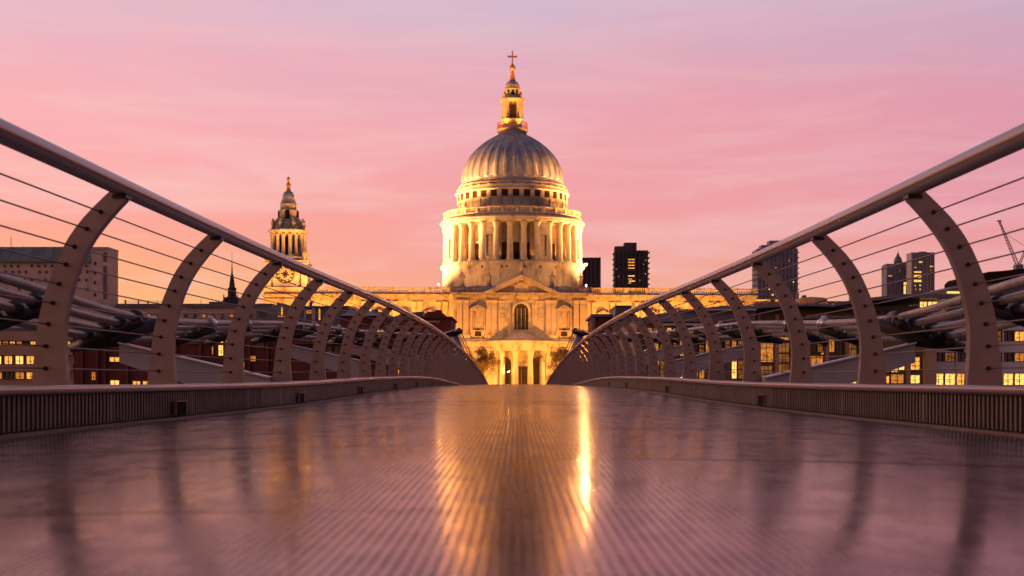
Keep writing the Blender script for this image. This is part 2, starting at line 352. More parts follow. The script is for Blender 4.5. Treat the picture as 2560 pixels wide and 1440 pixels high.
for sg, side, glow in ((-1, 'left', ''), (1, 'right', '')):
    root = thing('bridge_railing', f'curved-post wire railing with a thick tube handrail along the {side} edge of the walkway', 'railing', (0, 0, 0))
    hr = MB(); sec = lambda an: (cos(an)*1.06, sin(an)*.97)
    hr.tube([(sg*(XB(t_)-RIN), t_, R(t_)) for t_ in ypath], .0425, 20, sec=sec); hr.build('handrail', railm, root)
    # wires
    for (h, dx) in CP:
        w = MB(); w.tube([(sg*(XB(t_)-dx), t_, R(t_)+h) for t_ in posts], .0036, 6); w.build('infill_wire', wirem, root)
    pm = post_mesh(sg)
    for i, yy in enumerate(posts):
        p = inst('post', pm, root, (sg*XB(yy), yy, R(yy)), rz=0)
        if 4.0 < yy < 28:
            for (h, dx) in CP: inst('wire_clamp', cmesh, p, (-sg*dx, 0, h))
    # kerb
    kr = thing('kerb_edging', f'low ribbed metal kerb with a rounded cap along the {side} edge of the walkway', 'kerb')
    cap = MB(); prof = [(-.215,-.90),(-.218,-.912),(-.210,-.926),(-.195,-.930),(-.10,-.930),(-.09,-.925),(-.09,-.897),(-.10,-.890),(-.20,-.889),(-.210,-.892)]
    vs = []; kk = len(prof)
    for t_ in ypath:
        for (dx, h) in prof: vs.append((sg*(XB(t_)+dx), t_, R(t_)+h))
    fs = [(j*kk+q, j*kk+(q+1)%kk, (j+1)*kk+(q+1)%kk, (j+1)*kk+q) for j in range(len(ypath)-1) for q in range(kk)]
    if sg < 0: fs = [tuple(reversed(f)) for f in fs]
    cap.add(vs, fs, 0, True); cap.build('kerb_cap', capm, kr)
    pn = MB(); fx = 0
    for a, c in zip(ypath[:-1], ypath[1:]):
        pa, pc = (XB(a), R(a)), (XB(c), R(c))
        q = lambda P, yy, dx, h: (sg*(P[0]+dx), yy, P[1]+h)
        o8 = [q(pa,a,-.145,-1.12), q(pa,a,-.11,-1.12), q(pc,c,-.11,-1.12), q(pc,c,-.145,-1.12), q(pa,a,-.145,-.928), q(pa,a,-.11,-.928), q(pc,c,-.11,-.928), q(pc,c,-.145,-.928)]
        pn.hexa(o8, 1 if a < 34 else 0)
        # base plate lying on the deck edge, with a small upstand
        pn.hexa([q(pa,a,-.26,-1.088), q(pa,a,-.11,-1.10), q(pc,c,-.11,-1.10), q(pc,c,-.26,-1.088), q(pa,a,-.255,-1.074), q(pa,a,-.11,-1.066), q(pc,c,-.11,-1.066), q(pc,c,-.255,-1.074)], 2)
        pn.hexa([q(pa,a,-.262,-1.09), q(pa,a,-.252,-1.09), q(pc,c,-.252,-1.09), q(pc,c,-.262,-1.09), q(pa,a,-.262,-1.066), q(pa,a,-.252,-1.066), q(pc,c,-.252,-1.066), q(pc,c,-.262,-1.066)], 2)
    t_ = -3.0; k_ = 0
    while t_ < 34:
        P = (XB(t_), R(t_)); w = .012
        if k_ % 30 == 12: w = .02
        pn.hexa([(sg*(P[0]-.185), t_-w, P[1]-1.066), (sg*(P[0]-.146), t_-w, P[1]-1.066), (sg*(P[0]-.146), t_+w, P[1]-1.066), (sg*(P[0]-.185), t_+w, P[1]-1.066),
                 (sg*(P[0]-.185), t_-w, P[1]-.931), (sg*(P[0]-.146), t_-w, P[1]-.931), (sg*(P[0]-.146), t_+w, P[1]-.931), (sg*(P[0]-.185), t_+w, P[1]-.931)])
        t_ += .033 if t_ > 9.5 else .048; k_ += 1
    pn.build('ribbed_panel', [kerbm, void, kerbm], kr)
    for yy in ((7.35, 11.0, 14.6, 18.3, 22, 25.7) if sg < 0 else (9.9, 15.2, 20.3, 24.0)):
        bx = MB(); P = (XB(yy), R(yy)); e = .115
        bx.box(-.003, .012, -e, -e+.006, 0, .075); bx.box(-.003, .012, e-.006, e, 0, .075); bx.box(-.003, .012, -e, e, .075, .08); bx.box(-.002, .012, -e+.006, e-.006, 0, .0745, 1)
        bx.build('drain_box', [capm, void], kr, (sg*(P[0]-.195), yy, P[1]-1.062))
    # suspension cables
    C = curve([(-6,1.5),(0,1.0),(5,.76),(8,.64),(9,.60),(11,.53),(13.5,.60),(18.5,.81),(26,1.0),(38,1.38),(55,2.0),(72,2.75),(84,2.2),(100,.9),(131,-3.6)])
    names = ['innermost', 'second', 'third', 'outermost']
    CXk = [3.16+.135*q for q in range(4)]; CDz = [-.052*q for q in range(4)]
    for q in range(4):
        cb = MB(); cb.tube([(sg*CXk[q], t_, C(t_)+CDz[q]) for t_ in frange(-6, 131, 1)], .032, 12)
        tag(cb.build('suspension_cable', cablem), f'{names[q]} of the four thick steel cables outside the {side} railing, counted from the walkway' , 'cable', 'suspension cables beside the bridge')
    # outrigger arms every 7.5 m
    place = ['nearest', 'second nearest', 'third nearest', 'fourth nearest', 'fifth nearest', 'sixth nearest', 'seventh nearest', 'eighth nearest']
    for q, yy in enumerate([11, 18.5, 26, 33.5, 41, 48.5, 56, 63.5]):
        ar = thing('outrigger_arm', f'{place[q]} grey tapering steel arm reaching up and out to the {side} cables', 'bridge arm', (0, yy, 0), group=f'outrigger arms along the {side} side')
        tz = C(yy)-.16; r0 = R(yy); xa, xt = 2.06, 3.62
        za, zt = max(tz-.30*1.3, r0-1.0), tz-.04
        if q >= 3: za = min(tz-.39, r0-.85)
        if q == 0: za, zt = .03, .39
        bm_ = MB()
        def arm(x0, x1, z0, z1, d0, d1, w, mi):
            X = [sg*x0, sg*x1]
            bm_.hexa([(X[0],-w,z0-d0),(X[1],-w,z1-d1),(X[1],w,z1-d1),(X[0],w,z0-d0),(X[0],-w,z0),(X[1],-w,z1),(X[1],w,z1),(X[0],w,z0)], mi)
        arm(xa, 3.3, za, zt-(zt-za)*(xt-3.3)/(xt-xa), .27, .16, .055, 0)
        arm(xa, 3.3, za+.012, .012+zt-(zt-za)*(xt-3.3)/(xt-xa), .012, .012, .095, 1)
        if sg < 0:
            for i_, f_ in enumerate(bm_.f): bm_.f[i_] = list(reversed(f_))
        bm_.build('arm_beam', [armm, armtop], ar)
        sd_ = MB()
        for w_ in range(4):
            xx, zz = sg*CXk[w_], C(yy)+CDz[w_]
            sd_.tube([(xx, -.13, zz+.01), (xx, .13, zz+.01)], .052, 10)
            sd_.tube([(xx, -.15, zz-.05), (xx, .15, zz-.05)], [.04, .03], 8)
        sd_.tube([(sg*3.0, 0, C(yy)-.05), (sg*3.35, 0, C(yy)-.16), (sg*3.72, 0, C(yy)-.25)], [.05, .085, .04], 10)
        sd_.tube([(sg*3.1, -.1, C(yy)-.02), (sg*3.6, -.1, C(yy)-.22)], [.03, .035], 8)
        sd_.build('cable_saddle', saddlem, ar)
    spaced = [9.05, 13.6, 15.4, 20.5, 23.4, 29.5]
    for q, yy in enumerate(spaced):
        cl_ = MB(); rr = random.Random(q+int(sg)*50)
        for w_ in range(4):
            xx, zz = sg*CXk[w_], C(yy)+CDz[w_]
            cl_.tube([(xx, -.10+rr.uniform(-.05,.05), zz), (xx, .12+rr.uniform(-.05,.08), zz)], .05, 10)
            cl_.box(xx-.02, xx+.02, -.05, .05, zz+.04, zz+.075)
        cl_.tube([(sg*3.12, 0, C(yy)-.045), (sg*3.62, 0, C(yy)-.235)], [.05, .04], 8, mi=1)
        cl_.tube([(sg*3.12, .09, C(yy)-.03), (sg*3.62, .09, C(yy)-.22)], [.025, .03], 8, mi=1)
        ordn = ['first','second','third','fourth','fifth','sixth','seventh','eighth','ninth','tenth'][q]
        tag(cl_.build('cable_clamp', [saddle2 if q else saddlem, saddlem], loc=(0, yy, 0)), f'{ordn} steel clamp binding the {side} cables together, counted away from the viewer', 'cable clamp', f'clamps on the {side} cables')
# pier with V arms
pr = thing('bridge_pier', 'concrete pier with steel V arms holding the cables at the far end of the span', 'pier', (0, 72, -12))
m = MB(); m.lathe([(0,-2),(1.6,-2),(1.5,0),(1.0,6),(1.0,8.6),(0,8.6)], 24); m.build('pier_column', pale2, pr)
for sg in (-1, 1):
    m = MB(); m.tube([(0, 0, 7.5), (sg*2.2, 0, 9.6), (sg*3.4, 0, 14.5)], [.7, .42, .2], 12); m.build('pier_arm', armm, pr)
    m = MB()
    for w_ in range(4): m.tube([(sg*(3.16+.135*w_), -.5, 14.75-.05*w_), (sg*(3.16+.135*w_), .5, 14.75-.05*w_)], .16, 10)
    m.build('cable_saddle', saddlem, pr)

# ------------------------------------------------------------------ cathedral
ZG = -3.0; D = 400.0; S = D/F; YAW = radians(3.84)
cat = thing('cathedral', 'floodlit domed stone cathedral with colonnaded drum, clock tower and columned porch', 'cathedral', ((1281-CX)*S, D, ZG), YAW)
def zy(py, Y=D): return (CY-py)*Y/F-ZG        # photo row to local height, at distance Y
def RR(px, Y=D): return px*Y/F
A8 = 2*pi/32
def ringmesh(prof, seg=96, **k): m = MB(); m.lathe(prof, seg, **k); return m
# drum base
ringmesh([(RR(174),20),(RR(174),zy(680)),(RR(175),zy(676)),(RR(180),zy(673)),(RR(180),zy(669)),(RR(176),zy(667)),(RR(176),zy(665)),(RR(120),zy(664))]).build('drum_base', stone, cat)
# holes and streaks on the drum base
for a in (-40,-28,-12,-8,6,19,33): 
    m = MB(); m.box(-.25,.25,-.05,.05,-.35,.35); m.build('drum_vent', void, cat, (RR(174)*sin(radians(a)), -RR(174)*cos(radians(a)), zy(676+random.uniform(4,6)))).rotation_euler = (0,0,radians(a))
# drum wall with windows
zc0, zc1 = zy(665), zy(573)
dw = MB(); dw.lathe([(RR(130), zc0),(RR(130), zc1)], 96)
dw.build('drum_wall', stone, cat)
wm = MB(); wm.box(-1.05,1.05,-.1,.25,0,5.6,1); wm.box(-1.3,-1.05,-.22,.2,0,5.6); wm.box(1.05,1.3,-.22,.2,0,5.6); wm.box(-1.5,1.5,-.3,.2,5.6,6.1); wmesh = wm.mesh('drum_window', [stone2, void])
colm = MB(); r_ = .92; hh = zc1-zc0
colm.lathe([(0,0),(r_*1.35,0),(r_*1.35,.35),(r_*1.15,.6),(r_,.8),(r_*.99,hh*.4),(r_*.85,hh-1.5),(r_*.95,hh-1.45),(r_*1.0,hh-1.0),(r_*1.3,hh-.25),(r_*1.35,hh-.2),(r_*1.35,hh),(0,hh)], 14)
cmesh2 = colm.mesh('column', stone)
rc = RR(166)
for i in range(32):
    a = A8*(i+.5)
    if cos(a) < -.35: continue
    inst('column', cmesh2, cat, (rc*sin(a), -rc*cos(a), zc0), rz=a)
for i in range(32):
    a = A8*i
    if cos(a) < -.35: continue
    if i % 4 == 2:      # every fourth bay is filled with a niche pier
        m = MB(); w = 1.95; rin = RR(130)-rc
        m.box(-w,-.95,-.5,.4,0,hh); m.box(.95,w,-.5,.4,0,hh); m.box(-.95,.95,-.5,.4,hh*.66,hh); m.box(-.95,.95,-.5,.4,0,hh*.12)
        m.box(-.95,.95,.1,.5,hh*.12,hh*.66, 1)
        m.add([(.95*cos(pi*q/8), -.45 if e == 0 else .2, hh*.66-.95+.95*sin(pi*q/8)) for e in (0,1) for q in range(9)], [(q, q+1, q+10, q+9) for q in range(8)])
        m.box(-1.3,1.3,-.62,-.5,hh*.10,hh*.115); m.box(-.75,.75,-.6,-.5,hh*.74,hh*.82)
        m.box(-w,-w+.3,.4,-rin*-1 if rin>0 else -rin, 0, hh) ; m.box(w-.3,w,.4,-rin, 0, hh)
        m.build('niche_pier', [stone, stone2], cat, (rc*sin(a), -rc*cos(a), zc0)).rotation_euler = (0,0,a)
    else:
        inst('drum_window', wmesh, cat, (RR(130)*sin(a), -RR(130)*cos(a), zc0), rz=a)
# entablature and cornice
en = ringmesh([(RR(130),zc1),(RR(168),zc1),(RR(173),zc1),(RR(173),zc1+.5),(RR(174),zc1+.55),(RR(174),zy(566)),(RR(178),zy(565)),(RR(180),zy(563)),(RR(180),zy(560)),(RR(176),zy(557)),(RR(173),zy(553)),(RR(135),zy(552))])
for i in range(128):
    a = 2*pi*i/128
    if cos(a) < -.2: continue
    c_, s_ = cos(a), sin(a); r1, r2 = RR(174), RR(178.5); w = .28
    P = lambda rr, ww, z_: (rr*s_+ww*c_, -rr*c_+ww*s_, z_)
    en.hexa([P(r2,-w,zy(567)),P(r2,w,zy(567)),P(r1,w,zy(567)),P(r1,-w,zy(567)),P(r2,-w,zy(564.5)),P(r2,w,zy(564.5)),P(r1,w,zy(564.5)),P(r1,-w,zy(564.5))])
en.build('drum_entablature', stone, cat)
# gallery balustrade
def ring_balustrade(name, r, z0, z1, nped, nbal, mats, th=.3):
    m = MB(); h = z1-z0
    m.lathe([(r-th,z0),(r+th,z0),(r+th,z0+h*.22),(r-th,z0+h*.22)], 96); m.lathe([(r-th,z1-h*.2),(r+th,z1-h*.2),(r+th,z1),(r-th,z1)], 96)
    for i in range(nped*nbal):
        a = 2*pi*i/(nped*nbal)
        if cos(a) < -.25: continue
        w = .5 if i % nbal == 0 else .11; c_, s_ = cos(a), sin(a); t2 = th*(1.08 if i % nbal == 0 else .5)
        P = lambda dr, ww, z_: ((r+dr)*s_+ww*c_, -(r+dr)*c_+ww*s_, z_)
        m.hexa([P(t2,-w,z0+.02),P(t2,w,z0+.02),P(-t2,w,z0+.02),P(-t2,-w,z0+.02),P(t2,-w,z1-.03),P(t2,w,z1-.03),P(-t2,w,z1-.03),P(-t2,-w,z1-.03)])
    return m.build(name, mats, cat)
ring_balustrade('gallery_balustrade', RR(170), zy(552), zy(536), 32, 9, stone2)
# attic
za0, za1 = zy(552), zy(493)
ringmesh([(RR(140),za0),(RR(140),za0+2.6),(RR(136),za0+2.8),(RR(136),za1),(RR(138),za1+.2),(RR(142),zy(491)),(RR(143),zy(489)),(RR(141),zy(487)),(RR(138.5),zy(481)),(RR(139),zy(479)),(RR(135),zy(477)),(RR(133),zy(472)),(RR(134),zy(470)),(RR(130),zy(468)),(RR(128),zy(466))]).build('attic_wall', stone, cat)
aw = MB(); aw.box(-.95,.95,-.12,.2,0,2.1,1); aw.box(-1.15,-.95,-.2,.2,-.1,2.1); aw.box(.95,1.15,-.2,.2,-.1,2.1); aw.box(-1.15,1.15,-.2,.2,2.1,2.4); aw.box(-1.15,1.15,-.2,.2,-.3,-.1); awm = aw.mesh('attic_window', [stone, void])
ap = MB(); ap.box(-.45,.45,-.28,.2,-2.4,3.6); ap.box(-.55,.55,-.34,.2,3.6,4.2); apm = ap.mesh('attic_pilaster', stone)
for i in range(32):
    a = A8*i
    if cos(a) < -.15: continue
    inst('attic_window', awm, cat, (RR(136)*sin(a), -RR(136)*cos(a), zy(508)), rz=a)
    a += A8/2; inst('attic_pilaster', apm, cat, (RR(136)*sin(a), -RR(136)*cos(a), zy(512)), rz=a)
# dome with ribs
prof = [(RR(128),zy(466)),(RR(128),zy(463)),(RR(127),zy(461)),(RR(126.5),zy(452)),(RR(125),zy(441)),(RR(121.5),zy(425)),(RR(115.5),zy(410)),(RR(108),zy(397)),(RR(98.5),zy(385)),(RR(88),zy(374)),(RR(76),zy(363.5)),(RR(63),zy(354)),(RR(50),zy(346)),(RR(37),zy(339))]
dc = curve([(i, p[0]) for i, p in enumerate(prof)]); zc = curve([(i, p[1]) for i, p in enumerate(prof)])
fine = [(dc(i/3), zc(i/3)) for i in range(0, 3*(len(prof)-1)+1)]
def dmod(i, r, zz):
    if zz < zy(458): return 0
    ph = i % 8; sc_ = r/RR(128)
    return {0:.17, 1:.17, 7:.17, 2:-.07, 6:-.07, 3:-.12, 5:-.12, 4:-.14}[ph]*(.4+.6*sc_)
m = MB(); m.lathe(fine, 256, mod=dmod, smooth=False); m.build('dome', lead, cat)
# lantern
lt = MB()
lt.lathe([(RR(36),zy(340)),(RR(36),zy(330)),(RR(39.5),zy(328)),(RR(39.5),zy(324)),(RR(25),zy(324))], 32)
lt.lathe([(RR(24),zy(324)),(RR(24),zy(302)),(RR(25),zy(301)),(RR(20),zy(300)),(RR(20),zy(256))], 16, smooth=False)
lt.lathe([(RR(20),zy(257)),(RR(30),zy(256)),(RR(31.5),zy(251)),(RR(31.5),zy(249)),(RR(19),zy(248)),(RR(18.5),zy(228)),(RR(20.5),zy(226)),(RR(20.5),zy(223)),(RR(18),zy(221))], 16)
lan = lt.build('lantern', stone, cat)
lc = MB(); hl = zy(256)-zy(301); lc.lathe([(.75,0),(.75,.3),(.5,.4),(.45,hl-.6),(.7,hl-.1),(.7,hl)], 8); lcm = lc.mesh('column', stone)
for i in range(4):
    for d_ in (-13, 13):
        a = radians(45+90*i+d_); inst('column', lcm, lan, (RR(25.5)*sin(a), -RR(25.5)*cos(a), zy(301)))
        a2 = radians(45+90*i); 
    m = MB(); m.box(-.95,.95,-.75,.6,0,hl); m.build('buttress', stone, lan, (RR(22.5)*sin(a2), -RR(22.5)*cos(a2), zy(301))).rotation_euler = (0,0,a2)
    a = radians(90*i); m = MB(); m.box(-.75,.75,-.25,.1,.6,hl-1.2); m.add([(0,-.25,hl-.5)],[]) 
    m.build('lantern_window', void, lan, (RR(20)*sin(a), -RR(20)*cos(a), zy(301))).rotation_euler = (0,0,a)
    m = MB(); m.box(-.45,.45,-.15,.1,0,1.3); m.build('lantern_window', void, lan, (RR(18.8)*sin(a), -RR(18.8)*cos(a), zy(240))).rotation_euler = (0,0,a)
    m = MB(); m.lathe([(.35,0),(.3,.5),(.5,.9),(.35,1.4),(.12,1.7),(0,2)], 8); a = radians(45+90*i)
    m.build('urn', gilt, lan, (RR(28)*sin(a), -RR(28)*cos(a), zy(249)))
m = MB()
for i in range(40):
    a = 2*pi*i/40; m.box(RR(37)*sin(a)-.1, RR(37)*sin(a)+.1, -RR(37)*cos(a)-.1, -RR(37)*cos(a)+.1, zy(324), zy(310))
m.lathe([(RR(36.5),zy(311)),(RR(37.6),zy(311)),(RR(37.6),zy(309)),(RR(36.5),zy(309))], 32); m.build('balcony_railing', gilt, lan)
m = MB(); m.lathe([(RR(18.5),zy(221.5)),(RR(18),zy(215)),(RR(15),zy(208)),(RR(9),zy(203.5)),(RR(6),zy(202))], 24); m.build('lantern_cap', lead, lan)
m = MB(); m.lathe([(RR(8),zy(202)),(RR(8),zy(198)),(RR(5.5),zy(195)),(RR(7.5),zy(191)),(RR(4),zy(187)),(RR(6),zy(184)),(RR(3),zy(180)),(RR(3),zy(177)),(RR(6.5),zy(173.5)),(RR(8),zy(169.5)),(RR(6.5),zy(165.5)),(RR(3),zy(162)),(RR(2.2),zy(160))], 14); m.build('finial', gilt, lan)
m = MB()
t_ = RR(1.5)
m.box(-t_,t_,-t_,t_,zy(163),zy(129)); m.box(-RR(10),-t_-.01,-t_*.9,t_*.9,zy(143.5),zy(139.5)); m.box(t_+.01,RR(10),-t_*.9,t_*.9,zy(143.5),zy(139.5))
for (cx_, cz_) in ((-RR(10.5), zy(141.5)), (RR(10.5), zy(141.5)), (0, zy(129))): m.box(cx_-RR(1.2), cx_+RR(1.2), -t_*1.1, t_*1.1, cz_-RR(2.2), cz_+RR(2.2))
m.build('cross', gilt, lan)

# transept facade: local y of the wall
TY = -38.0; YT = 362.0
def u(px): return RR(px, YT)
def zt(py): return zy(py, YT)
HW = u(167)
tw = MB(); tw.box(-HW, HW, TY, -16, 0, zt(750)); tw.build('transept_wall', stone, cat)
m = MB(); m.box(-HW-.2,HW+.2,TY-.5,-16,zt(749),zt(742)); m.box(-HW-.4,HW+.4,TY-.7,-16,zt(741.8),zt(738)); m.box(-HW-1.2,HW+1.2,TY-1.6,-16,zt(736.5),zt(732.5))
for i in range(62): 
    xx = -HW+2*HW*(i+.5)/62; m.box(xx-.18, xx+.18, TY-1.35, TY-.6, zt(739.5), zt(736.6))
m.build('transept_cornice', stone2, cat)
def pilaster(x0, z0, z1, w=.72, parent=cat, y=TY, d=.55):
    m = MB(); h = z1-z0
    m.box(-w,w,-d,.05,0,h-1.35); m.box(-w*1.15,w*1.15,-d-.12,.05,0,.45)
    m.box(-w*1.02,w*1.02,-d-.08,.05,h-1.35,h-1.2)
    for k_ in range(5): xx = -w*1.05+2.1*w*(k_+.5)/5; m.hexa([(xx-.12,-d-.1,h-1.15),(xx+.12,-d-.1,h-1.15),(xx+.12,0,h-1.15),(xx-.12,0,h-1.15),(xx-.16,-d-.35,h-.35),(xx+.16,-d-.35,h-.35),(xx+.16,0,h-.35),(xx-.16,0,h-.35)])
    m.box(-w*1.25,w*1.25,-d-.35,.05,h-.34,h)
    return m.build('pilaster', stone, parent, (x0, y, z0))
for px in (154,138,82,68):
    for s_ in (-1,1): pilaster(s_*u(px), zt(838), zt(750))
m = MB()
for s_ in (-1,1):
    for a_, c_ in ((128.5, 164), (60, 92)):
        x0, x1 = sorted((s_*u(a_), s_*u(c_))); m.box(x0, x1, TY-.55, TY, zt(848), zt(838.2))
m.box(-HW-.3,HW+.3,TY-.9,TY,zt(853),zt(848.5)); m.box(-HW-.7,HW+.7,TY-1.3,TY,zt(857),zt(853.3)); m.box(-HW,HW,TY-.5,TY,zt(869),zt(857.5))
m.build('string_course', stone, cat)
for px in (154,138,105,82,68):
    for s_ in (-1,1): pilaster(s_*u(px), 0, zt(870), .8)
# central window
def arch(m, hw, z0, zs, y0, y1, mi=0, n_=10):
    pts = [(-hw, z0), (hw, z0)]+[(hw*cos(pi*q/n_), zs+hw*sin(pi*q/n_)) for q in range(n_+1)]
    m.prism(pts, y0, y1, mi)
m = MB(); 
arch(m, u(17.5), zt(824), zt(777), -.12, .05, 1)
n_ = 12; r1, r2 = u(17.5), u(23)
for q in range(n_):
    a0, a1 = pi*q/n_, pi*(q+1)/n_; zc_ = zt(777)
    P = lambda r, a, yy: (r*cos(a), yy, zc_+r*sin(a))
    m.hexa([P(r1,a0,-.5),P(r2,a0,-.5),P(r2,a0,0),P(r1,a0,0),P(r1,a1,-.5),P(r2,a1,-.5),P(r2,a1,0),P(r1,a1,0)])
for s_ in (-1,1):
    x0, x1 = sorted((s_*r1, s_*r2)); m.box(x0, x1, -.5, 0, zt(824), zt(777)); x0, x1 = sorted((s_*u(27), s_*u(34))); m.box(x0, x1, -.45, 0, zt(838), zt(762))
for k_ in (-.6, 0, .6): m.box(u(17)*k_-.06, u(17)*k_+.06, -.2, -.13, zt(824), zt(770))
m.build('arched_window', [stone, win_and_shade], cat, (0, TY, 0))
def aedicule(px, z0, z1, w, parent=cat, y=TY, small=True):
    m = MB(); h = z1-z0
    m.box(-w*.55,w*.55,-.08,.05,0,h, 1); m.box(-w*.75,-w*.55,-.35,0,0,h); m.box(w*.55,w*.75,-.35,0,0,h); m.box(-w*.55,w*.55,-.2,0,h,h+.25)
    m.box(-w*1.05,-w*.8,-.6,0,-.6,h+.2); m.box(w*.8,w*1.05,-.6,0,-.6,h+.2); m.box(-w*1.15,w*1.15,-.75,0,h+.26,h+.8)
    m.prism([(-w*1.3,h+.82),(w*1.3,h+.82),(0,h+.82+w*.62)], -.95, 0); m.prism([(-w*.9,h+.98),(w*.9,h+.98),(0,h+.82+w*.42)], -.98, -.955, 2)
    m.box(-w*1.1,w*1.1,-.7,0,-.95,-.62)
    return m.build('pedimented_window', [stone, stone2, stone2], parent, (px, y, z0))
for s_ in (-1,1):
    aedicule(s_*u(108), zt(820), zt(780), u(17))
    m = MB(); arch(m, u(8), 0, zt(829)-zt(840), -.1, .05, 1, 8); m.box(-u(11),u(11),-.25,0,-.35,0); m.build('small_window', [stone, win_and_shade], cat, (s_*u(108), TY, zt(841)))
    m = MB(); m.box(-u(9),u(9),-.12,0,zt(800)-zt(800),5.0,0); m.box(-u(6.5),u(6.5),-.3,-.12,1,2.2,1); m.box(-u(7),u(7),-.3,-.12,3.0,3.6,1); m.box(-u(10.5),u(10.5),-.4,0,5.2,5.8,0); m.build('carved_panel', [stone, stone2], cat, (s_*u(50), TY, zt(805)))
    m = MB(); arch(m, 1.2, 0, 3, -.1, .05, 1, 8); m.box(-1.6,-1.25,-.3,0,0,3); m.box(1.25,1.6,-.3,0,0,3); m.build('lower_window', [stone, void], cat, (s_*u(122), TY, 4))
# pediment
m = MB(); w = u(92); zb = zt(732.5); za = zt(688)
m.prism([(-w*.9,zb+.05),(w*.9,zb+.05),(0,za-1.0)], TY-.6, -24)
for s_ in (-1,1):
    P = [(s_*(w+.4),zb),(s_*(w-2.3),zb),(0,za-1.15),(0,za+.1)]
    m.prism(P if s_ < 0 else P[::-1], TY-1.7, -24.2, 0)
arch(m, 2.6, zb+.1, zb+1.0, TY-.75, TY-.62, 1, 10); arch(m, 1.9, zb+.3, zb+1.0, TY-.95, TY-.77, 0, 10)
for q in range(26):
    for s_ in (-1,1):
        f_ = (q+.5)/26; xx = s_*w*.93*(1-f_); zz = zb+(za-zb-1.0)*f_-.05; m.box(xx-.14, xx+.14, TY-1.4, TY-.65, zz-.1, zz+.3)
m.build('pediment', [stone, stone2], cat)
# parapet blocks beside the pediment
def straight_balustrade(x0, x1, y, z0, z1, bay, nb, name='balustrade', th=.3, rd=1):
    m = MB(); h = z1-z0; L = abs(x1-x0); nbay = max(1, round(L/bay))
    m.box(x0,x1,y-th,y+th,z0,z0+h*.25); m.box(x0,x1,y-th,y+th,z1-h*.18,z1)
    for i in range(nbay+1):
        xx = x0+(x1-x0)*i/nbay; m.box(xx-.7, xx+.7, y-th*1.15, y+th*1.15, z0+.01, z1-.01)
        if i < nbay:
            for k_ in range(nb):
                xq = xx+(x1-x0)/nbay*(.14+.72*(k_+.5)/nb); m.box(xq-.13, xq+.13, y-.14, y+.14, z0+h*.25, z1-h*.18)
    return m.build(name, stone2, cat)
straight_balustrade(-HW-.6, -u(95), TY-.2, zt(732), zt(717), 5.5, 8); straight_balustrade(u(95), HW+.6, TY-.2, zt(732), zt(717), 5.5, 8)
m = MB(); m.add([(-HW,-37,zt(728)),(HW,-37,zt(728)),(HW,-17,zt(728)),(-HW,-17,zt(728)),(-HW*.72,-34,zt(712)),(HW*.72,-34,zt(712)),(HW*.72,-17,zt(710)),(-HW*.72,-17,zt(710))],[(0,1,5,4),(1,2,6,5),(3,0,4,7),(4,5,6,7)]); m.build('transept_roof', lead, cat)
# statues
st_ = MB(); st_.lathe([(0,0),(.75,0),(.75,.5),(.55,.6),(.62,.9),(.55,1.7),(.42,2.3),(.52,2.9),(.50,3.2),(.2,3.45),(.16,3.55)], 10); st_.lathe([(.05,3.5),(.22,3.6),(.27,3.82),(.2,4.05),(0,4.12)], 8)
st_.tube([(.45,-.05,3.1),(.75,-.25,2.6),(.5,-.45,2.2)], [.16,.13,.09], 6); st_.tube([(-.45,-.05,3.1),(-.8,-.1,2.7),(-.95,-.3,3.2)], [.16,.13,.09], 6); stm = st_.mesh('statue', stone2)
for px, zz in ((-147, 716), (-80, 715), (77, 715), (150, 716)): inst('statue', stm, cat, (u(px), TY+.2, zt(zz)-.2), rz=random.uniform(-.4,.4), sc_=(1,1,1.0))
m = MB(); m.box(-.7,.7,-.7,.7,0,.8); m.lathe([(.5,.8),(.45,2),(.6,2.6),(.3,3.2),(.25,3.5),(.3,3.8),(.0,4.1)], 10); m.build('statue', stone2, cat, (0, TY-.6, za-.3))
# semicircular porch
PR = u(66); YPc = TY
pz0, pz1 = 0, zy(876, 355)
pt = MB()
pt.lathe([(PR-1.2,pz1),(PR+1.0,pz1),(PR+1.0,pz1+.7),(PR+1.1,zy(860,355)),(PR+1.6,zy(857,355)),(PR+2.1,zy(855,355)),(PR+2.1,zy(851,355)),(PR+.9,zy(849,355)),(PR-1.5,zy(848,355)),(u(40),zy(843,355)),(u(38),zy(840,356)),(u(28),zy(834,356)),(u(15),zy(828,357)),(0,zy(825,358))], 40, 0, YPc, -pi/2, pi/2)
pt.lathe([(0,pz1),(PR-1.2,pz1)], 40, 0, YPc, -pi/2, pi/2)
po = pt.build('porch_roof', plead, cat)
po.data.materials.append(stone)
for pl in po.data.polygons:
    if pl.center[2] < zy(848.9, 355): pl.material_index = 1
cc = MB(); hh2 = pz1; r_ = .78
cc.lathe([(0,0),(r_*1.4,0),(r_*1.4,.3),(r_*1.15,.6),(r_,.8),(r_*.98,hh2*.4),(r_*.85,hh2-1.7),(r_*.9,hh2-1.6),(r_*1.0,hh2-1.1),(r_*1.45,hh2-.3),(r_*1.5,hh2-.25),(r_*1.5,hh2),(0,hh2)], 16); ccm = cc.mesh('porch_column', stone)
for a in (-75,-50,-16.5,16.5,50,75): inst('porch_column', ccm, cat, ((PR-.2)*sin(radians(a)), YPc-(PR-.2)*cos(radians(a)), 0))
m = MB(); m.box(-1.9,1.9,-.2,.05,0,7.2,1); m.box(-2.4,-1.9,-.5,0,0,7.2); m.box(1.9,2.4,-.5,0,0,7.2); m.box(-2.6,2.6,-.7,0,7.2,8.2); m.box(-.05,.05,-.25,-.2,0,7); m.build('porch_door', [stone2, win_and_shade], cat, (0, TY, 0))
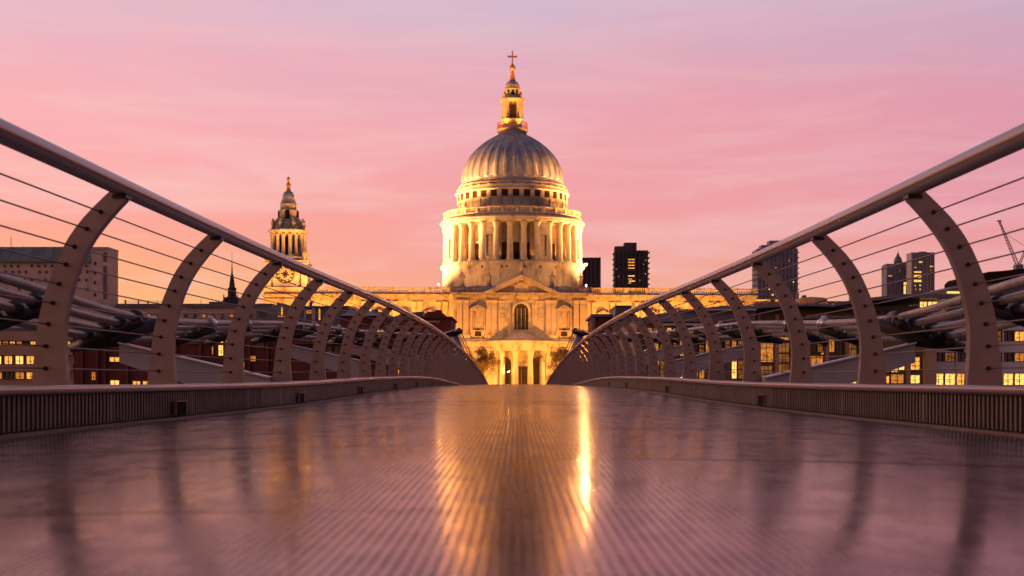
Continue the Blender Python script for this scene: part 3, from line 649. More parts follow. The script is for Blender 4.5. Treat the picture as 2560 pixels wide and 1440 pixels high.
for s_ in (-1,1): 
    m = MB(); arch(m, 1.75, .3, 8, -.15, .05, 1, 8); m.build('porch_shade_panel', [stone, win_and_shade], cat, (s_*4.6, TY, 0))  # dark panels paint the recess shade between the porch columns
m = MB(); m.lathe([(PR+2.6,0),(PR+2.6,-1),(PR+5,-1),(PR+5,-2)], 40, 0, YPc, -pi/2, pi/2); m.build('porch_steps', stone, cat)
# nave and choir
YN = 381.0; NY = -19.0
def v(px): return RR(px, YN)
def zn(py): return zy(py, YN)
xl, xr = -v(505), v(600)
for x0, x1 in ((xl,-HW),(HW,xr)): m = MB(); m.box(x0, x1, NY, 19, 0, zn(744)); m.build('nave_wall', stone, cat)
for x0, x1 in ((xl-.5,-HW-.3),(HW+.3,xr+.5)):
    m = MB(); m.box(x0,x1,NY-.5,19.4,zn(754),zn(747)); m.box(x0-.4,x1+.4,NY-1.4,19.8,zn(742),zn(737)); m.box(x0,x1,NY-.8,19.6,zn(746.5),zn(742.5)); m.box(x0,x1,NY-.5,NY,zn(800),zn(796)); m.box(x0,x1,NY-.9,NY,zn(858),zn(851))
    k_ = 0
    while x0+.8+k_*1.25 < x1: m.box(x0+.6+k_*1.25, x0+1.0+k_*1.25, NY-1.2, NY-.8, zn(745), zn(742.1)); k_ += 1
    m.build('nave_cornice', stone2, cat)
straight_balustrade(xl-.5, -HW-.6, NY-.6, zn(736.8), zn(719), 6.1, 9, 'nave_balustrade'); straight_balustrade(HW+.6, xr+.5, NY-.6, zn(736.8), zn(719), 6.1, 9, 'nave_balustrade')
xx = -HW-4; k_ = 0
for s_, end in ((-1, -xl-3), (1, xr-3)):
    xx = HW+3.2
    while xx < end:
        for dz_ in (-.95, .95): pilaster(s_*xx+dz_, zn(838), zn(755), .6, y=NY)
        if xx+3.4 < end: aedicule(s_*(xx+3.6), zn(822), zn(790), 1.45, y=NY)
        xx += 7.2
m = MB()
for x0, x1 in ((xl,-17),(17,xr)):
    m.add([(x0,-12,zn(733)),(x1,-12,zn(733)),(x1,0,zn(722)),(x0,0,zn(722)),(x1,12,zn(733)),(x0,12,zn(733))],[(0,1,2,3),(3,2,4,5),(0,3,5),(1,4,2)])
    m.box(x0,x1,-14,14,zn(744),zn(733.2))
m.build('nave_roof', lead, cat)
# crossing roof under the drum
m = MB(); m.box(-20,20,-20,20,zn(744),zn(722)); m.build('crossing_block', stone, cat)

# clock tower
TX = (721-CX)*YN/F; TYw = YN
ct_x, ct_y = TX-cat.location.x, TYw-D
# into local (rotated) coordinates
lx = ct_x*cos(-YAW)-ct_y*sin(-YAW); ly = ct_x*sin(-YAW)+ct_y*cos(-YAW)
tb = MB(); h = v(54)
tb.box(-h,h,-h,h,0,zn(722)); tb.box(-h-.7,h+.7,-h-.7,h+.7,zn(726),zn(721.8)); tb.box(-h+.4,h-.4,-h+.4,h-.4,zn(721.8),zn(655)); tb.box(-h*.86,h*.86,-h*.86,h*.86,zn(655),zn(646)); tb.box(-h+.1,h-.1,-h+.1,h-.1,zn(660),zn(655.2))
tb.box(-h-.6,h+.6,-h-.6,h+.6,zn(744),zn(739)); tb.box(-h-.3,h+.3,-h-.3,h+.3,zn(757),zn(750))
for s_ in (-1,1):
    x0, x1 = sorted((s_*(h-.35), s_*(h-2.0))); tb.box(x0, x1, -h-.1, -h+.4, zn(721), zn(660.5)); 
tow = tb.build('clock_tower', stone, cat, (lx, ly, 0))
# clock face
cf = MB(); n_ = 48; rC = v(22.5)
cf.lathe([(0,0),(rC,0),(rC,.25),(0,.25)], n_, smooth=False)
def ringflat(m, r0, r1, zz, th, mi, n_=48, gaps=None):
    for q in range(n_):
        if gaps and not gaps(q): continue
        a0, a1 = 2*pi*q/n_, 2*pi*(q+1)/n_
        P = lambda r, a, z_: (r*sin(a), r*cos(a), z_)
        m.hexa([P(r0,a0,zz),P(r1,a0,zz),P(r1,a1,zz),P(r0,a1,zz),P(r0,a0,zz+th),P(r1,a0,zz+th),P(r1,a1,zz+th),P(r0,a1,zz+th)], mi)
ringflat(cf, rC*.90, rC, .255, .1, 1); ringflat(cf, rC*.70, rC*.90, .255, .08, 1, 60, lambda q: q % 5 in (0, 4) ); ringflat(cf, rC*.62, rC*.66, .255, .06, 1)
for k_ in range(8):
    a = pi*2*k_/8+.2; L_ = rC*(.38 if k_ % 2 else .5); P = lambda r, aa, z_: (r*sin(aa), r*cos(aa), z_)
    cf.add([P(rC*.08, a-1.2, .3), P(L_, a-.16, .3), P(L_, a+.16, .3), P(rC*.08, a+1.2, .3), P(rC*.08, a-1.2, .36), P(L_, a-.16, .36), P(L_, a+.16, .36), P(rC*.08, a+1.2, .36)], [(3,2,1,0),(4,5,6,7),(0,1,5,4),(1,2,6,5),(2,3,7,6),(3,0,4,7)], 1)
fc = cf.build('clock_face', [dial, clampm], tow, (v(-2), -h+.3, zn(690))); fc.rotation_euler = (pi/2, 0, 0)
# belfry
z0, z1 = zn(646), zn(589)
m = MB(); m.lathe([(v(30),z0),(v(30),z1)], 16, smooth=False); m.lathe([(v(47),z0-.3),(v(47),z0+.5),(v(30),z0+.5)], 24)
m.lathe([(v(30),z1),(v(44),z1),(v(44),zn(584)),(v(45),zn(583)),(v(50),zn(580)),(v(50),zn(577)),(v(45),zn(575.5)),(v(36),zn(575)),(v(33),zn(560)),(v(27),zn(552)),(v(23),zn(549)),(v(21.5),zn(530)),(v(24),zn(528)),(v(24),zn(526)),(v(20.5),zn(525)),(v(19.5),zn(513)),(v(21),zn(512)),(v(20.5),zn(510.5)),(v(17.5),zn(503)),(v(15),zn(497)),(v(15.5),zn(495)),(v(15),zn(493)),(v(14),zn(487)),(v(10),zn(480)),(v(6),zn(478))], 24)
bel = m.build('belfry', stone, tow)
bel.data.materials.append(lead)
for pl in bel.data.polygons:
    if pl.center[2] > zn(512.2): pl.material_index = 1
bc = MB(); hb = z1-z0-.5; bc.lathe([(.75,0),(.7,.4),(.5,.5),(.45,hb-.8),(.72,hb-.1),(.72,hb)], 10); bcm = bc.mesh('belfry_column', stone)
for k_ in range(8):
    for d_ in (-11, 11):
        a = radians(45*k_+22.5+d_); inst('belfry_column', bcm, tow, (v(40.5)*sin(a), -v(40.5)*cos(a), z0+.5))
    a = radians(45*k_)
    m = MB(); arch(m, .95, 0, hb-1.6, -.2, .05, 0, 8); m.build('belfry_opening', void, tow, (v(30.5)*sin(a), -v(30.5)*cos(a), z0+.5)).rotation_euler = (0,0,a)
    m = MB(); m.lathe([(.45,0),(.45,.6),(.25,.8),(.6,1.6),(.4,2.3),(.25,2.5),(.35,2.9),(0,3.3)], 8); a = radians(45*k_+22.5)
    m.build('urn', stone2, tow, (v(40)*sin(a), -v(40)*cos(a), zn(576)))
    if k_ % 2 == 0:
        a = radians(45*k_); m = MB(); m.box(-.55,.55,-.3,.1,0,2.3); m.build('lantern_opening', void, tow, (v(23)*sin(a), -v(23)*cos(a), zn(548))).rotation_euler = (0,0,a)
    m = MB(); a = radians(45*k_+22.5)
    m.hexa([(-.3,-2.0,0),(.3,-2.0,0),(.3,.4,0),(-.3,.4,0),(-.3,-.6,3.0),(.3,-.6,3.0),(.3,.4,3.6),(-.3,.4,3.6)]); m.build('scroll_buttress', stone2, tow, (v(25)*sin(a), -v(25)*cos(a), zn(574))).rotation_euler = (0,0,a)
m = MB(); m.lathe([(v(6),zn(479)),(v(6.5),zn(474)),(v(3.5),zn(471)),(v(6),zn(466)),(v(6),zn(461)),(v(2.2),zn(456)),(v(2.2),zn(453)),(v(4.6),zn(450)),(v(4.6),zn(446)),(v(2),zn(443)),(0,zn(441))], 12); m.build('pine_finial', gilt, tow)
for s_ in (-1, 1):
    m = MB(); m.lathe([(.9,0),(.7,1),(.9,1.8),(.5,2.8),(.2,3.2),(0,3.6)], 8); m.build('urn', stone2, tow, (s_*(h-.9), -h+1, zn(655)))

# ------------------------------------------------------------------ floodlights of the cathedral
def w2l(px, py, Y):  # photo pixel and distance to world point
    return Vector(((px-CX)*Y/F, Y, (CY-py)*Y/F))
AMB = (1, .335, .045); GOLD = (1, .40, .10)
def spot(loc, tgt, power, size=70, col=GOLD, rad=.3, blend=.6):
    l = bpy.data.lights.new('flood_and_fill_beam', 'SPOT'); l.energy = power; l.spot_size = radians(size); l.spot_blend = blend; l.color = col; l.shadow_soft_size = rad
    o = bpy.data.objects.new('flood_and_fill_beam', l); COL.objects.link(o); o.location = loc
    o.rotation_euler = (Vector(tgt)-Vector(loc)).to_track_quat('-Z', 'Y').to_euler(); return o
def CL(x_, y_, z_):   # cathedral local to world
    return (cat.location.x+x_*cos(YAW)-y_*sin(YAW), D+x_*sin(YAW)+y_*cos(YAW), z_)
K = 1.0
for s_, kk in ((-1, 1.15), (1, 1.0)):
    spot(CL(s_*56,1 if s_ > 0 else -4,29.5), CL(s_*12,-3,45), 1150000*K*kk, 46, (1,.42,.14))
    spot(CL(s_*52,-34,28.5), CL(0,0,87), 520000*K, 9.5, AMB)
    spot(CL(s_*38,-36,29.5), CL(s_*6,-12,45), 26000*K*kk, 56)
    spot(CL(s_*27,-15,27.5), CL(s_*14,-8,52), 11000*K*kk, 80)
    spot(CL(s_*54,-30,28.5), CL(s_*11,-7,64), (400000 if s_ < 0 else 300000)*K, 26, AMB)
    spot(CL(s_*24,-36,27.5), CL(s_*3,-14,40), 12000*K, 80)
    # gallery level: attic and dome
    for a in (100, 72, 48):
        r1, r2 = 19.3, 15.5; aa = radians(a)*s_
        spot(CL(r1*sin(aa), -r1*cos(aa), 49.9), CL(13*sin(aa), -13*cos(aa), 60), 6000*K*(1.2 if a > 60 else .35), 120)
    for a in (12, 45, 80):
        aa = radians(a)*s_+YAW*0; spot(CL(17.6*sin(aa), -17.6*cos(aa), 36.0), CL(19*sin(aa), -19*cos(aa), 46), 900*K*(2.2 if a > 30 else .35), 150, AMB)
    # transept front
    spot(CL(s_*22,-53,-1.5), CL(s_*9,-38,14), 78000*K, 110, AMB)
    spot(CL(s_*8,-54,-1.5), CL(s_*4,-38,10), 3500*K, 110, AMB)
    # side walls
    spot(CL(s_*34,-36,-1), CL(s_*36,-19,20), 120000*K, 120, AMB)
    spot(CL(s_*52,-36,-1), CL(s_*54,-19,20), 115000*K, 120, AMB)
    spot(CL(s_*3.3,-41.5,-1.5), CL(s_*3.3,-39,9), 120*K, 130, AMB)
spot(CL(0,-80,20), CL(0,-41,12), 38000*K, 40, (1,.42,.09))  # added fill light without a fixture, brightens porch roof and transept front
for a in (-100,-40,40,100):
    aa = radians(a); spot(CL(4.2*sin(aa), -4.2*cos(aa), 77.3), CL(2.2*sin(aa), -2.2*cos(aa), 86), 2400*K, 120, AMB)
tl = CL(lx, ly, 0)
spot((tl[0]-8, tl[1]-24, 6), (tl[0], tl[1], 32), 60000*K, 75, AMB)
spot((tl[0]+14, tl[1]-16, 24), (tl[0], tl[1], 42), 40000*K, 75, GOLD)
spot((tl[0]-14, tl[1]-16, 24), (tl[0], tl[1], 42), 34000*K, 75, GOLD)
# visible lamps
def lamp(label, loc, r):
    o = thing('floodlight', label, 'floodlight', loc, group='floodlights on the cathedral')
    m = MB(); m.lathe([(0,-r),(r*.7,-r*.7),(r,0),(r*.7,r*.7),(0,r)], 12); m.build('lens', litlamp, o)
    m = MB(); m.box(-r*.6,r*.6,r*1.2,r*2,-r,r); m.box(-.08,.08,r*.9,r*1.4,-r*2.2,-r*.9); m.build('housing', clampm, o)
lamp('blazing floodlight on the right ledge under the dome colonnade', CL(RR(184)*sin(radians(80)), -RR(184)*cos(radians(80)), zy(668)+ZG+.6), .22)
lamp('small bright floodlight on the roof at the left foot of the dome', w2l(1096, 711, 374), .05)
lamp('small bright floodlight on the roof at the right foot of the dome', w2l(1465, 714, 374), .05)
lamp('small floodlight at the foot of the left porch columns', w2l(1271, 929, 356), .05)

# ------------------------------------------------------------------ trees
def tree(label, px, pbot, hgt, rad, Y, seed):
    rnd = random.Random(seed); base = w2l(px, pbot, Y); base.z = -3.3
    t_ = thing('tree', label, 'tree', base, group='trees before the cathedral porch')
    tr = MB(); tr.tube([(0,0,0),(.15,0,hgt*.25),(0,.1,hgt*.55),(.2,0,hgt*.8)], [.35,.27,.18,.06], 8)
    tips = []
    for i in range(11):
        a = rnd.uniform(0, 2*pi); z_ = hgt*rnd.uniform(.25,.6); rr = rad*rnd.uniform(.5,.9)
        e = (rr*cos(a), rr*sin(a), z_+hgt*rnd.uniform(.12,.4)); tips.append(e)
        tr.tube([(0,0,z_), (e[0]*.5,e[1]*.5,(z_+e[2])/2+.2), e], [.13,.08,.03], 5)
    tr.build('trunk', bark, t_)
    cr = MB(); cl_ = [(e, rnd.uniform(.9,1.9)) for e in tips]+[((rnd.gauss(0,rad*.38), rnd.gauss(0,rad*.38), hgt*rnd.uniform(.3,.95)), rnd.uniform(.7,1.7)) for _ in range(26)]
    for c_, r_ in cl_:
        for _ in range(260):
            d = Vector((rnd.gauss(0,1), rnd.gauss(0,1), rnd.gauss(0,.8))); p = Vector(c_)+d.normalized()*r_*rnd.random()**.5
            a = Vector((rnd.uniform(-1,1), rnd.uniform(-1,1), rnd.uniform(-1,1))).normalized()*.14; b_ = a.cross(Vector((rnd.uniform(-1,1), rnd.uniform(-1,1), rnd.uniform(-1,1)))).normalized()*.11
            cr.add([p-a, p-b_, p+a, p+b_], [(0,1,2,3)])
    cr.build('crown', leafm, t_)
tree('leafy tree lit gold standing at the left of the porch columns', 1203, 960, 12.2, 4.2, 335, 1)
tree('leafy tree lit gold standing at the right of the porch columns', 1402, 960, 11.4, 3.6, 335, 5)
spot((w2l(1215, 960, 322).x, 322, -2.5), (w2l(1203, 900, 335)), 34000, 90, AMB)
spot((w2l(1392, 960, 322).x, 322, -2.5), (w2l(1402, 900, 335)), 26000, 90, AMB)

# ------------------------------------------------------------------ city buildings
def unit_window(pane, mull=1, trans=0):
    m = MB(); m.box(0,1,-.02,.05,0,1,1)
    m.box(-.04,0,-.12,.05,-.04,1.04); m.box(1,1.04,-.12,.05,-.04,1.04); m.box(0,1,-.12,.05,1,1.04); m.box(0,1,-.12,.05,-.04,0)
    for i in range(mull): xx = (i+1)/(mull+1); m.box(xx-.02,xx+.02,-.09,-.03,0,1)
    for i in range(trans): zz = (i+1)/(trans+1); m.box(0,1,-.07,-.025,zz-.02,zz+.02)
    return m.mesh('window', [framem, pane])
WN = {'l': unit_window(lit1), 'b': unit_window(lit2, 1, 1), 'm': unit_window(lit3), 'd': unit_window(darkp), 'v': unit_window(amberp, 2, 3), 'g': unit_window(lit1, 1, 2)}
class Bld:
    def __init__(s, name, label, cat_, x0, x1, ytop, Y, depth, m_, zb=-8, group=None):
        s.Y = Y; s.X0, s.X1 = (x0-CX)*Y/F, (x1-CX)*Y/F; s.zt = (CY-ytop)*Y/F; s.zb = zb; s.d = depth
        s.xc = (s.X0+s.X1)/2; s.root = thing(name, label, cat_, (s.xc, Y, zb), group=group)
        m = MB(); m.box(s.X0-s.xc, s.X1-s.xc, 0, depth, 0, s.zt-zb); s.wall = m.build('wall', m_, s.root)
    def X(s, px): return (px-CX)*s.Y/F-s.xc
    def Z(s, py): return (CY-py)*s.Y/F-s.zb
    def box(s, name, x0, x1, y0, y1, d0, d1, m_, label=None):   # photo pixels, depth in metres from the front
        m = MB(); m.box(s.X(x0), s.X(x1), d0, d1, s.Z(y1), s.Z(y0)); return m.build(name, m_, s.root, label=label)
    def boxes(s, name, lst, m_):
        if 'rail' not in name and name not in ('roof', 'balconies'):
            return [s.box(name, q[0], q[1], q[2], q[3], q[4], q[5], m_) for q in lst][0]
        m = MB()
        for (x0, x1, y0, y1, d0, d1) in lst: m.box(s.X(x0), s.X(x1), d0, d1, s.Z(y1), s.Z(y0))
        return m.build(name, m_, s.root)
    def win(s, x0, x1, y0, y1, k_='d', d=0):
        w = s.X(x1)-s.X(x0); hh_ = s.Z(y0)-s.Z(y1); return inst('window', WN[k_], s.root, (s.X(x0), d-.01, s.Z(y1)), sc_=(w, 1.5, hh_))
# left: big pale block with copper mansard
B = Bld('office_block', 'big pale stone office block with a green copper roof at the left edge', 'office block', -420, 228, 651, 300, 14, pale)
m = MB(); X0, X1 = B.X(-425), B.X(229); z0, z1 = B.Z(651), B.Z(616)
m.add([(X0,-.6,z0),(X1,-.6,z0),(X1,15,z0),(X0,15,z0),(X0,1.8,z1),(X1-2,1.8,z1+.1),(X1-2,13,z1),(X0,13,z1)],[(0,1,5,4),(1,2,6,5),(2,3,7,6),(3,0,4,7),(4,5,6,7)])
m.box(X0,X1,-.9,0,z0-.5,z0+.05)
q = 0
while X0+q*2.4 < X1-1: xx = X0+q*2.4; m.hexa([(xx,-.65,z0),(xx+.14,-.65,z0),(xx+.14,0,z0),(xx,0,z0),(xx,1.65,z1+.1),(xx+.14,1.65,z1+.1),(xx+.14,2.2,z1+.1),(xx,2.2,z1+.1)]); q += 1
m.build('copper_roof', copper, B.root)
for r_, yy in enumerate((662, 677, 697, 720)):
    for c_ in range(15):
        xx = -25+c_*17+(r_ % 2)*3
        if (c_*7+r_*3) % 5 != 0: B.win(xx, xx+5, yy, yy+6, 'd')
B.box('antenna', 10, 11.2, 588, 616, 4, 4.1, darkb)
B2 = Bld('stair_tower', 'pale stone end tower with a dark vertical slot at the right of the office block', 'building', 228.5, 272, 622, 299, 7, pale)
B2.boxes('parapet', [(228,273,619,624,-.3,0), (229,270,617,621.5,.2,8)], pale2)
B2.boxes('dark_slot', [(258,267,630,655,-.12,-.02),(258,267,665,748,-.12,-.02)], slate)
for yy in (655, 678, 703, 733): B2.win(235, 240, yy, yy+8, 'd')
B2.box('plinth_storey', 256, 285, 750, 775, -3, -.3, pale2)
# left: long low terrace
B = Bld('terrace_building', 'long low pale building with flat cluttered roof left of the clock tower', 'building', 285, 668, 768, 250, 20, pale2)
B.boxes('roof', [(283,670,758,767.5,1.5,19),(283,672,766,769.5,-.5,1.4)], slate)
B.boxes('rooftop_plant', [(510,542,751,757.8,4,8),(300,303,747,757.8,3,3.3),(333,335.5,748,757.8,3,3.3),(357,359.5,749,757.8,3,3.3),(383,384,749,757.8,3,3.1),(396,398,750,757.8,3,3.2),(492,493,746,757.8,3,3.1),(420,436,754,757.8,5,8)], slate)
B.boxes('roof_rail', [(295,405,749.5,750.2,3.3,3.35),(295,405,753,753.6,3.3,3.35)], slate)
B.boxes('string_course', [(284,669,781,783,-.25,0),(284,669,795,796,-.2,0)], pale)
for xx in range(300, 660, 23): B.win(xx, xx+7, 786, 793.5, 'd' if xx % 3 else 'm')
B.boxes('roof_terrace_railing', [(445,665,806,807,-6,-5.95),(445,665,812,812.6,-6,-5.95)]+[(x_,x_+1.2,800,817,-6,-5.9) for x_ in range(448,665,13)]+[(500,505,797,817,-6.3,-5.6),(534,538,793,817,-6.3,-5.6),(570,574,795,817,-6.3,-5.6)], slate)
# church spire
YS_ = 330; p = w2l(580, 760, YS_)
o = thing('church_spire', 'thin dark church spire rising between the office block and the clock tower', 'church spire', (p.x, YS_, -6))
ZZ = lambda py: (CY-py)*YS_/F+6
k1 = YS_/F
m = MB(); m.box(-20*k1,20*k1,-20*k1,20*k1,0,ZZ(752)); m.box(-18*k1,18*k1,-18*k1,18*k1,ZZ(752),ZZ(744)); m.build('tower', spirem, o)
m = MB(); m.lathe([(17*k1,ZZ(744)),(11*k1,ZZ(741)),(10.5*k1,ZZ(722)),(12*k1,ZZ(721)),(7.5*k1,ZZ(718)),(6.5*k1,ZZ(713)),(7.2*k1,ZZ(712)),(4.2*k1,ZZ(693)),(4.6*k1,ZZ(692)),(2.2*k1,ZZ(684)),(1.5*k1,ZZ(672)),(.6*k1,ZZ(655)),(.35*k1,ZZ(629))], 8, smooth=False); m.build('spire', spirem, o)
m = MB()
for s_ in (-1,1): m.lathe([(1.3*k1,ZZ(744)),(1.6*k1,ZZ(741)),(.8*k1,ZZ(738)),(0,ZZ(733))], 6, cx=s_*17*k1, cy=-17*k1)
m.build('pinnacles', spirem, o)
# blocks before the clock tower
B = Bld('plant_room', 'small pale grey rooftop block just below the clock', 'building', 640, 690, 768, 240, 12, greyb); B.box('roof', 641, 676, 757, 767.8, 2, 9, slate); B.win(640+8, 640+24, 778, 792, 'd')
B.box('step', 690.2, 700, 776, 800, 1, 10, greyb)
B = Bld('glass_block', 'slate grey block with a slanted top right of the clock tower foot', 'building', 692, 722, 762, 225, 12, greyb)
m = MB(); m.prism([(B.X(692),B.Z(762)),(B.X(722),B.Z(762)),(B.X(692),B.Z(755))], 0, 12); m.build('roof', slate, B.root)
B.boxes('lamp_strip', [(704,706.5,768,790,-.3,-.05)], lit1); B.boxes('lit_ledge', [(695,716,790,792,-.3,-.05)], lit3)
B = Bld('dark_office', 'dark blue-grey office with white mullions below the nave wall', 'office', 745, 872, 769, 215, 20, slate)
B.boxes('roof', [(743,874,765,768.8,-.5,20)], greyb)
B.boxes('mullions', [(781,784,770,800,-.2,0),(786,788,770,800,-.2,0),(762,764,772,800,-.2,0)], whiteb)
B.win(766, 779, 775, 784, 'm'); B.win(797, 801, 772, 800, 'l'); B.win(812, 834, 795, 798, 'm')
B = Bld('brown_roofed_house', 'dark brown gabled roof against the golden nave wall', 'house', 852, 968, 790, 205, 18, redbrick)
m = MB(); m.add([(B.X(850),-1,B.Z(790)),(B.X(970),-1,B.Z(790)),(B.X(970),19,B.Z(790)),(B.X(850),19,B.Z(790)),(B.X(862),7,B.Z(770)),(B.X(955),7,B.Z(773))],[(0,1,5,4),(2,3,4,5),(1,2,5),(3,0,4)]); m.build('roof', slate, B.root)
B.boxes('chimney', [(893,899,764,782,6,7.5),(925,932,768,782,6,7.5)], redbrick2)
B.win(885, 889, 794, 799, 'l')
# red brick blocks on the left
B = Bld('red_brick_building', 'wide dark red brick building behind the left cables', 'building', 186, 700, 816, 104, 18, redbrick)
B.boxes('parapet', [(184,702,813.5,816,-.3,30)], redbrick2)
B.boxes('brick_piers', [(x_,x_+5,816.5,960,-.35,0) for x_ in (205,243,262,318,372,440,500,560,622,668)], redbrick2)
for (a_, c_, d_, e_, k_) in ((547,559,849,857,'l'),(564,573,849,857,'l'),(547,561,863,889,'b'),(566,573,863,888,'l'),(529,533,850,856,'m'),(531,534,866,886,'l'),(275,300,893,904,'l'),(303,338,893,904,'m'),(277,299,951,962,'b'),(333,352,953,962,'l'),(358,378,953,962,'l'),(230,240,930,950,'m'),(450,486,930,940,'b'),(490,500,940,956,'l'),(505,525,944,956,'m'),(470,520,845,860,'d'),(590,605,850,880,'d'),(600,612,905,918,'m'),(622,640,890,903,'m'),(640,660,850,870,'d')): B.win(a_, c_, d_, e_, k_)
B = Bld('red_hall', 'long low dark red hall with a band of bright windows behind the left railing', 'building', 700.5, 1000, 824, 103.5, 18, redbrick)
B.boxes('roof', [(699,1002,820,823.8,-.6,26)], slate)
B.boxes('upper_storey', [(760,940,813,820,6,20)], redbrick2)
B.boxes('ledge', [(700,1000,858,861,-.6,0),(700,1000,889,891,-.5,0)], redbrick2)
for i in range(9): B.win(824+i*5.4, 828.6+i*5.4, 846, 854, 'b' if i % 4 else 'l')
for i in range(12): B.win(742+i*19, 753+i*19, 866, 880, 'd' if i % 3 else 'm')
for (a_, c_, d_, e_) in ((883,905,902,918),(946,954,908,925),(946,955,930,945),(978,987,885,896),(978,987,915,928),(1000-14,1000-2,925,938)): B.win(a_, c_, d_, e_, 'g')
B.boxes('roof_light_strip', [(836,880,816,818.5,4,5),(905,960,826,829,-.7,-.5)], lit3)
B = Bld('red_corner_block', 'dark red block with stepped roof left of the floodlit transept', 'building', 1056, 1128, 796, 190, 14, redbrick2)
B.boxes('roof', [(1052,1131,792,795.8,-.6,15),(1060,1110,784,791.8,1,12),(1062,1100,776,783.8,3,10),(1085,1098,771,775.8,4,8)], redbrick)
B.boxes('window_bay', [(1062,1100,802,806,-.2,0),(1110,1114,830,860,-.3,0)], pale2)
B = Bld('low_dark_block', 'low dark block tucked between the red hall and the red corner block', 'building', 960, 1056, 800, 200, 14, redbrick)
m = MB(); m.prism([(B.X(958),B.Z(800)),(B.X(1058),B.Z(800)),(B.X(1058),B.Z(778)),(B.X(1010),B.Z(783))], 0, 13); m.build('roof', slate, B.root)
B.win(988, 990, 808, 812, 'b'); B.boxes('ledge', [(960,1056,815,818,-.5,0)], pale2)
# tan school on far left
B = Bld('school_building', 'tan building with three bands of lit windows at the left edge', 'school', -260, 185, 829, 105, 25, tanm)
B.boxes('roof', [(-262,187,818,828.8,.8,25)], slate)
B.boxes('floor_band', [(-261,186,829,852,-.35,0),(-261,186,863,888,-.35,0),(-261,186,912,929,-.35,0)], tanm)
for i in range(24): 
    xx = -232+i*17.2; B.win(xx, xx+13, 854, 861.5, ('l','m','d','l','m')[i % 5]); 
for i in range(15): 
    xx = -235+i*27.5; B.win(xx, xx+20, 890, 910, ('b','l','b','l')[i % 4]); B.win(xx, xx+22, 931, 947, ('m','d','m','l')[i % 4])
# right side: dark towers
def tower(label, x0, x1, ytop, Y, m_, steps, lits, saw=None, fl=3.0):
    B = Bld('tower_block', label, 'tower block', x0, x1, ytop, Y, (x1-x0)*Y/F*.8, m_, zb=-4)
    for (a_, c_, t1) in steps: B.box('rooftop_block', a_, c_, t1, ytop+.2, 1, 12, m_)
    m = MB(); zz = 30
    while zz < B.zt-B.zb-1:
        m.box(B.X(x0)-.4, B.X(x1)+.4, -.9, -.05, zz, zz+.7)
        if saw: m.prism([(B.X(x1),zz),(B.X(x1)+saw,zz+1.0),(B.X(x1),zz+1.6)], 0, 14); m.prism([(B.X(x0),zz),(B.X(x0),zz+1.2),(B.X(x0)-saw*.5,zz+.7)], 0, 14)
        zz += fl
    nn = max(3, int((x1-x0)/9))
    for i in range(nn+1): xx = B.X(x0)+(B.X(x1)-B.X(x0))*i/nn; m.box(xx-.5, xx+.5, -1.3, -.06, 0, B.zt-B.zb)
    m.build('balconies', m_, B.root)
    for (a_, c_, d_, e_, k_) in lits: 
        w = B.win(a_, c_, d_, e_, k_, d=-1.5)
    return B
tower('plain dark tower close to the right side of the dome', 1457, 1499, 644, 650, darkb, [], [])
L_ = [(1570,1586,648+i*7.2,650.6+i*7.2,'l' if i not in (4,) else 'd') for i in range(5)]+[(1570,1586,689,691.5,'b'),(1570,1580,697,699,'l'),(1572,1587,702,704.5,'b'),(1570,1577,707,709,'l'),(1540,1542,672,675,'m'),(1545,1547,690,693,'m'),(1608,1610,660,663,'m'),(1612,1614,684,686,'b'),(1598,1600,700,703,'m'),(1613,1615,650,652,'l')]
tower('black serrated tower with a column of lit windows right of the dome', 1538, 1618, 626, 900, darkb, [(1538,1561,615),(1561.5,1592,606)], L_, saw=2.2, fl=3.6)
tower('grey serrated tower seen behind the right handrail', 1894, 1992, 622, 900, blueb, [(1905,1960,612),(1925,1955,601),(1975,1992,616)], [(1920,1924,722,725,'l'),(1928,1933,735,740,'l'),(1981,1984,704,707,'b'),(1945,1948,690,694,'m'),(1960,1963,728,732,'l'),(1937,1940,668,672,'m'),(1970,1973,650,654,'m')], saw=2.2, fl=3.6)
B = tower('shorter glassy tower of the far right pair', 2217, 2277, 661, 1200, blueb, [(2217,2240,659),(2250,2277,656)], [(2219,2229,689,691,'l'),(2258,2266,706,712,'b'),(2258,2263,714,735,'b'),(2247,2250,676,678,'m'),(2262,2270,690,691.5,'m')], fl=4)
B = tower('taller dark glass tower with bright window rows at the far right', 2279, 2334, 631, 1150, glassb, [(2300,2318,628.5)], [(2296,2304,654,657,'b'),(2284,2290,668,669.5,'l'),(2284,2302,679,682,'b'),(2284,2302,688,694,'b'),(2284,2302,700,705,'b'),(2297,2301,712,715,'b'),(2285,2288,713,716,'l'),(2286,2290,722,725,'m'),(2297,2301,722,725,'l'),(2323,2331,665,668,'l'),(2323,2328,675,676.5,'m'),(2325,2331,727,729,'m')], fl=4)
o = thing('distant_dome_tower', 'faint pale domed turret rising behind the far right pair of towers', 'tower', ((2245-CX)*1500/F, 1500, -4))
k1 = 1500/F; ZZ = lambda py: (CY-py)*k1+4
m = MB(); m.lathe([(10*k1,0),(10*k1,ZZ(655)),(11*k1,ZZ(654)),(9*k1,ZZ(650)),(8*k1,ZZ(645)),(4*k1,ZZ(640)),(3*k1,ZZ(636)),(.4*k1,ZZ(630)),(.2*k1,ZZ(624))], 10); m.build('wall', greyb, o)
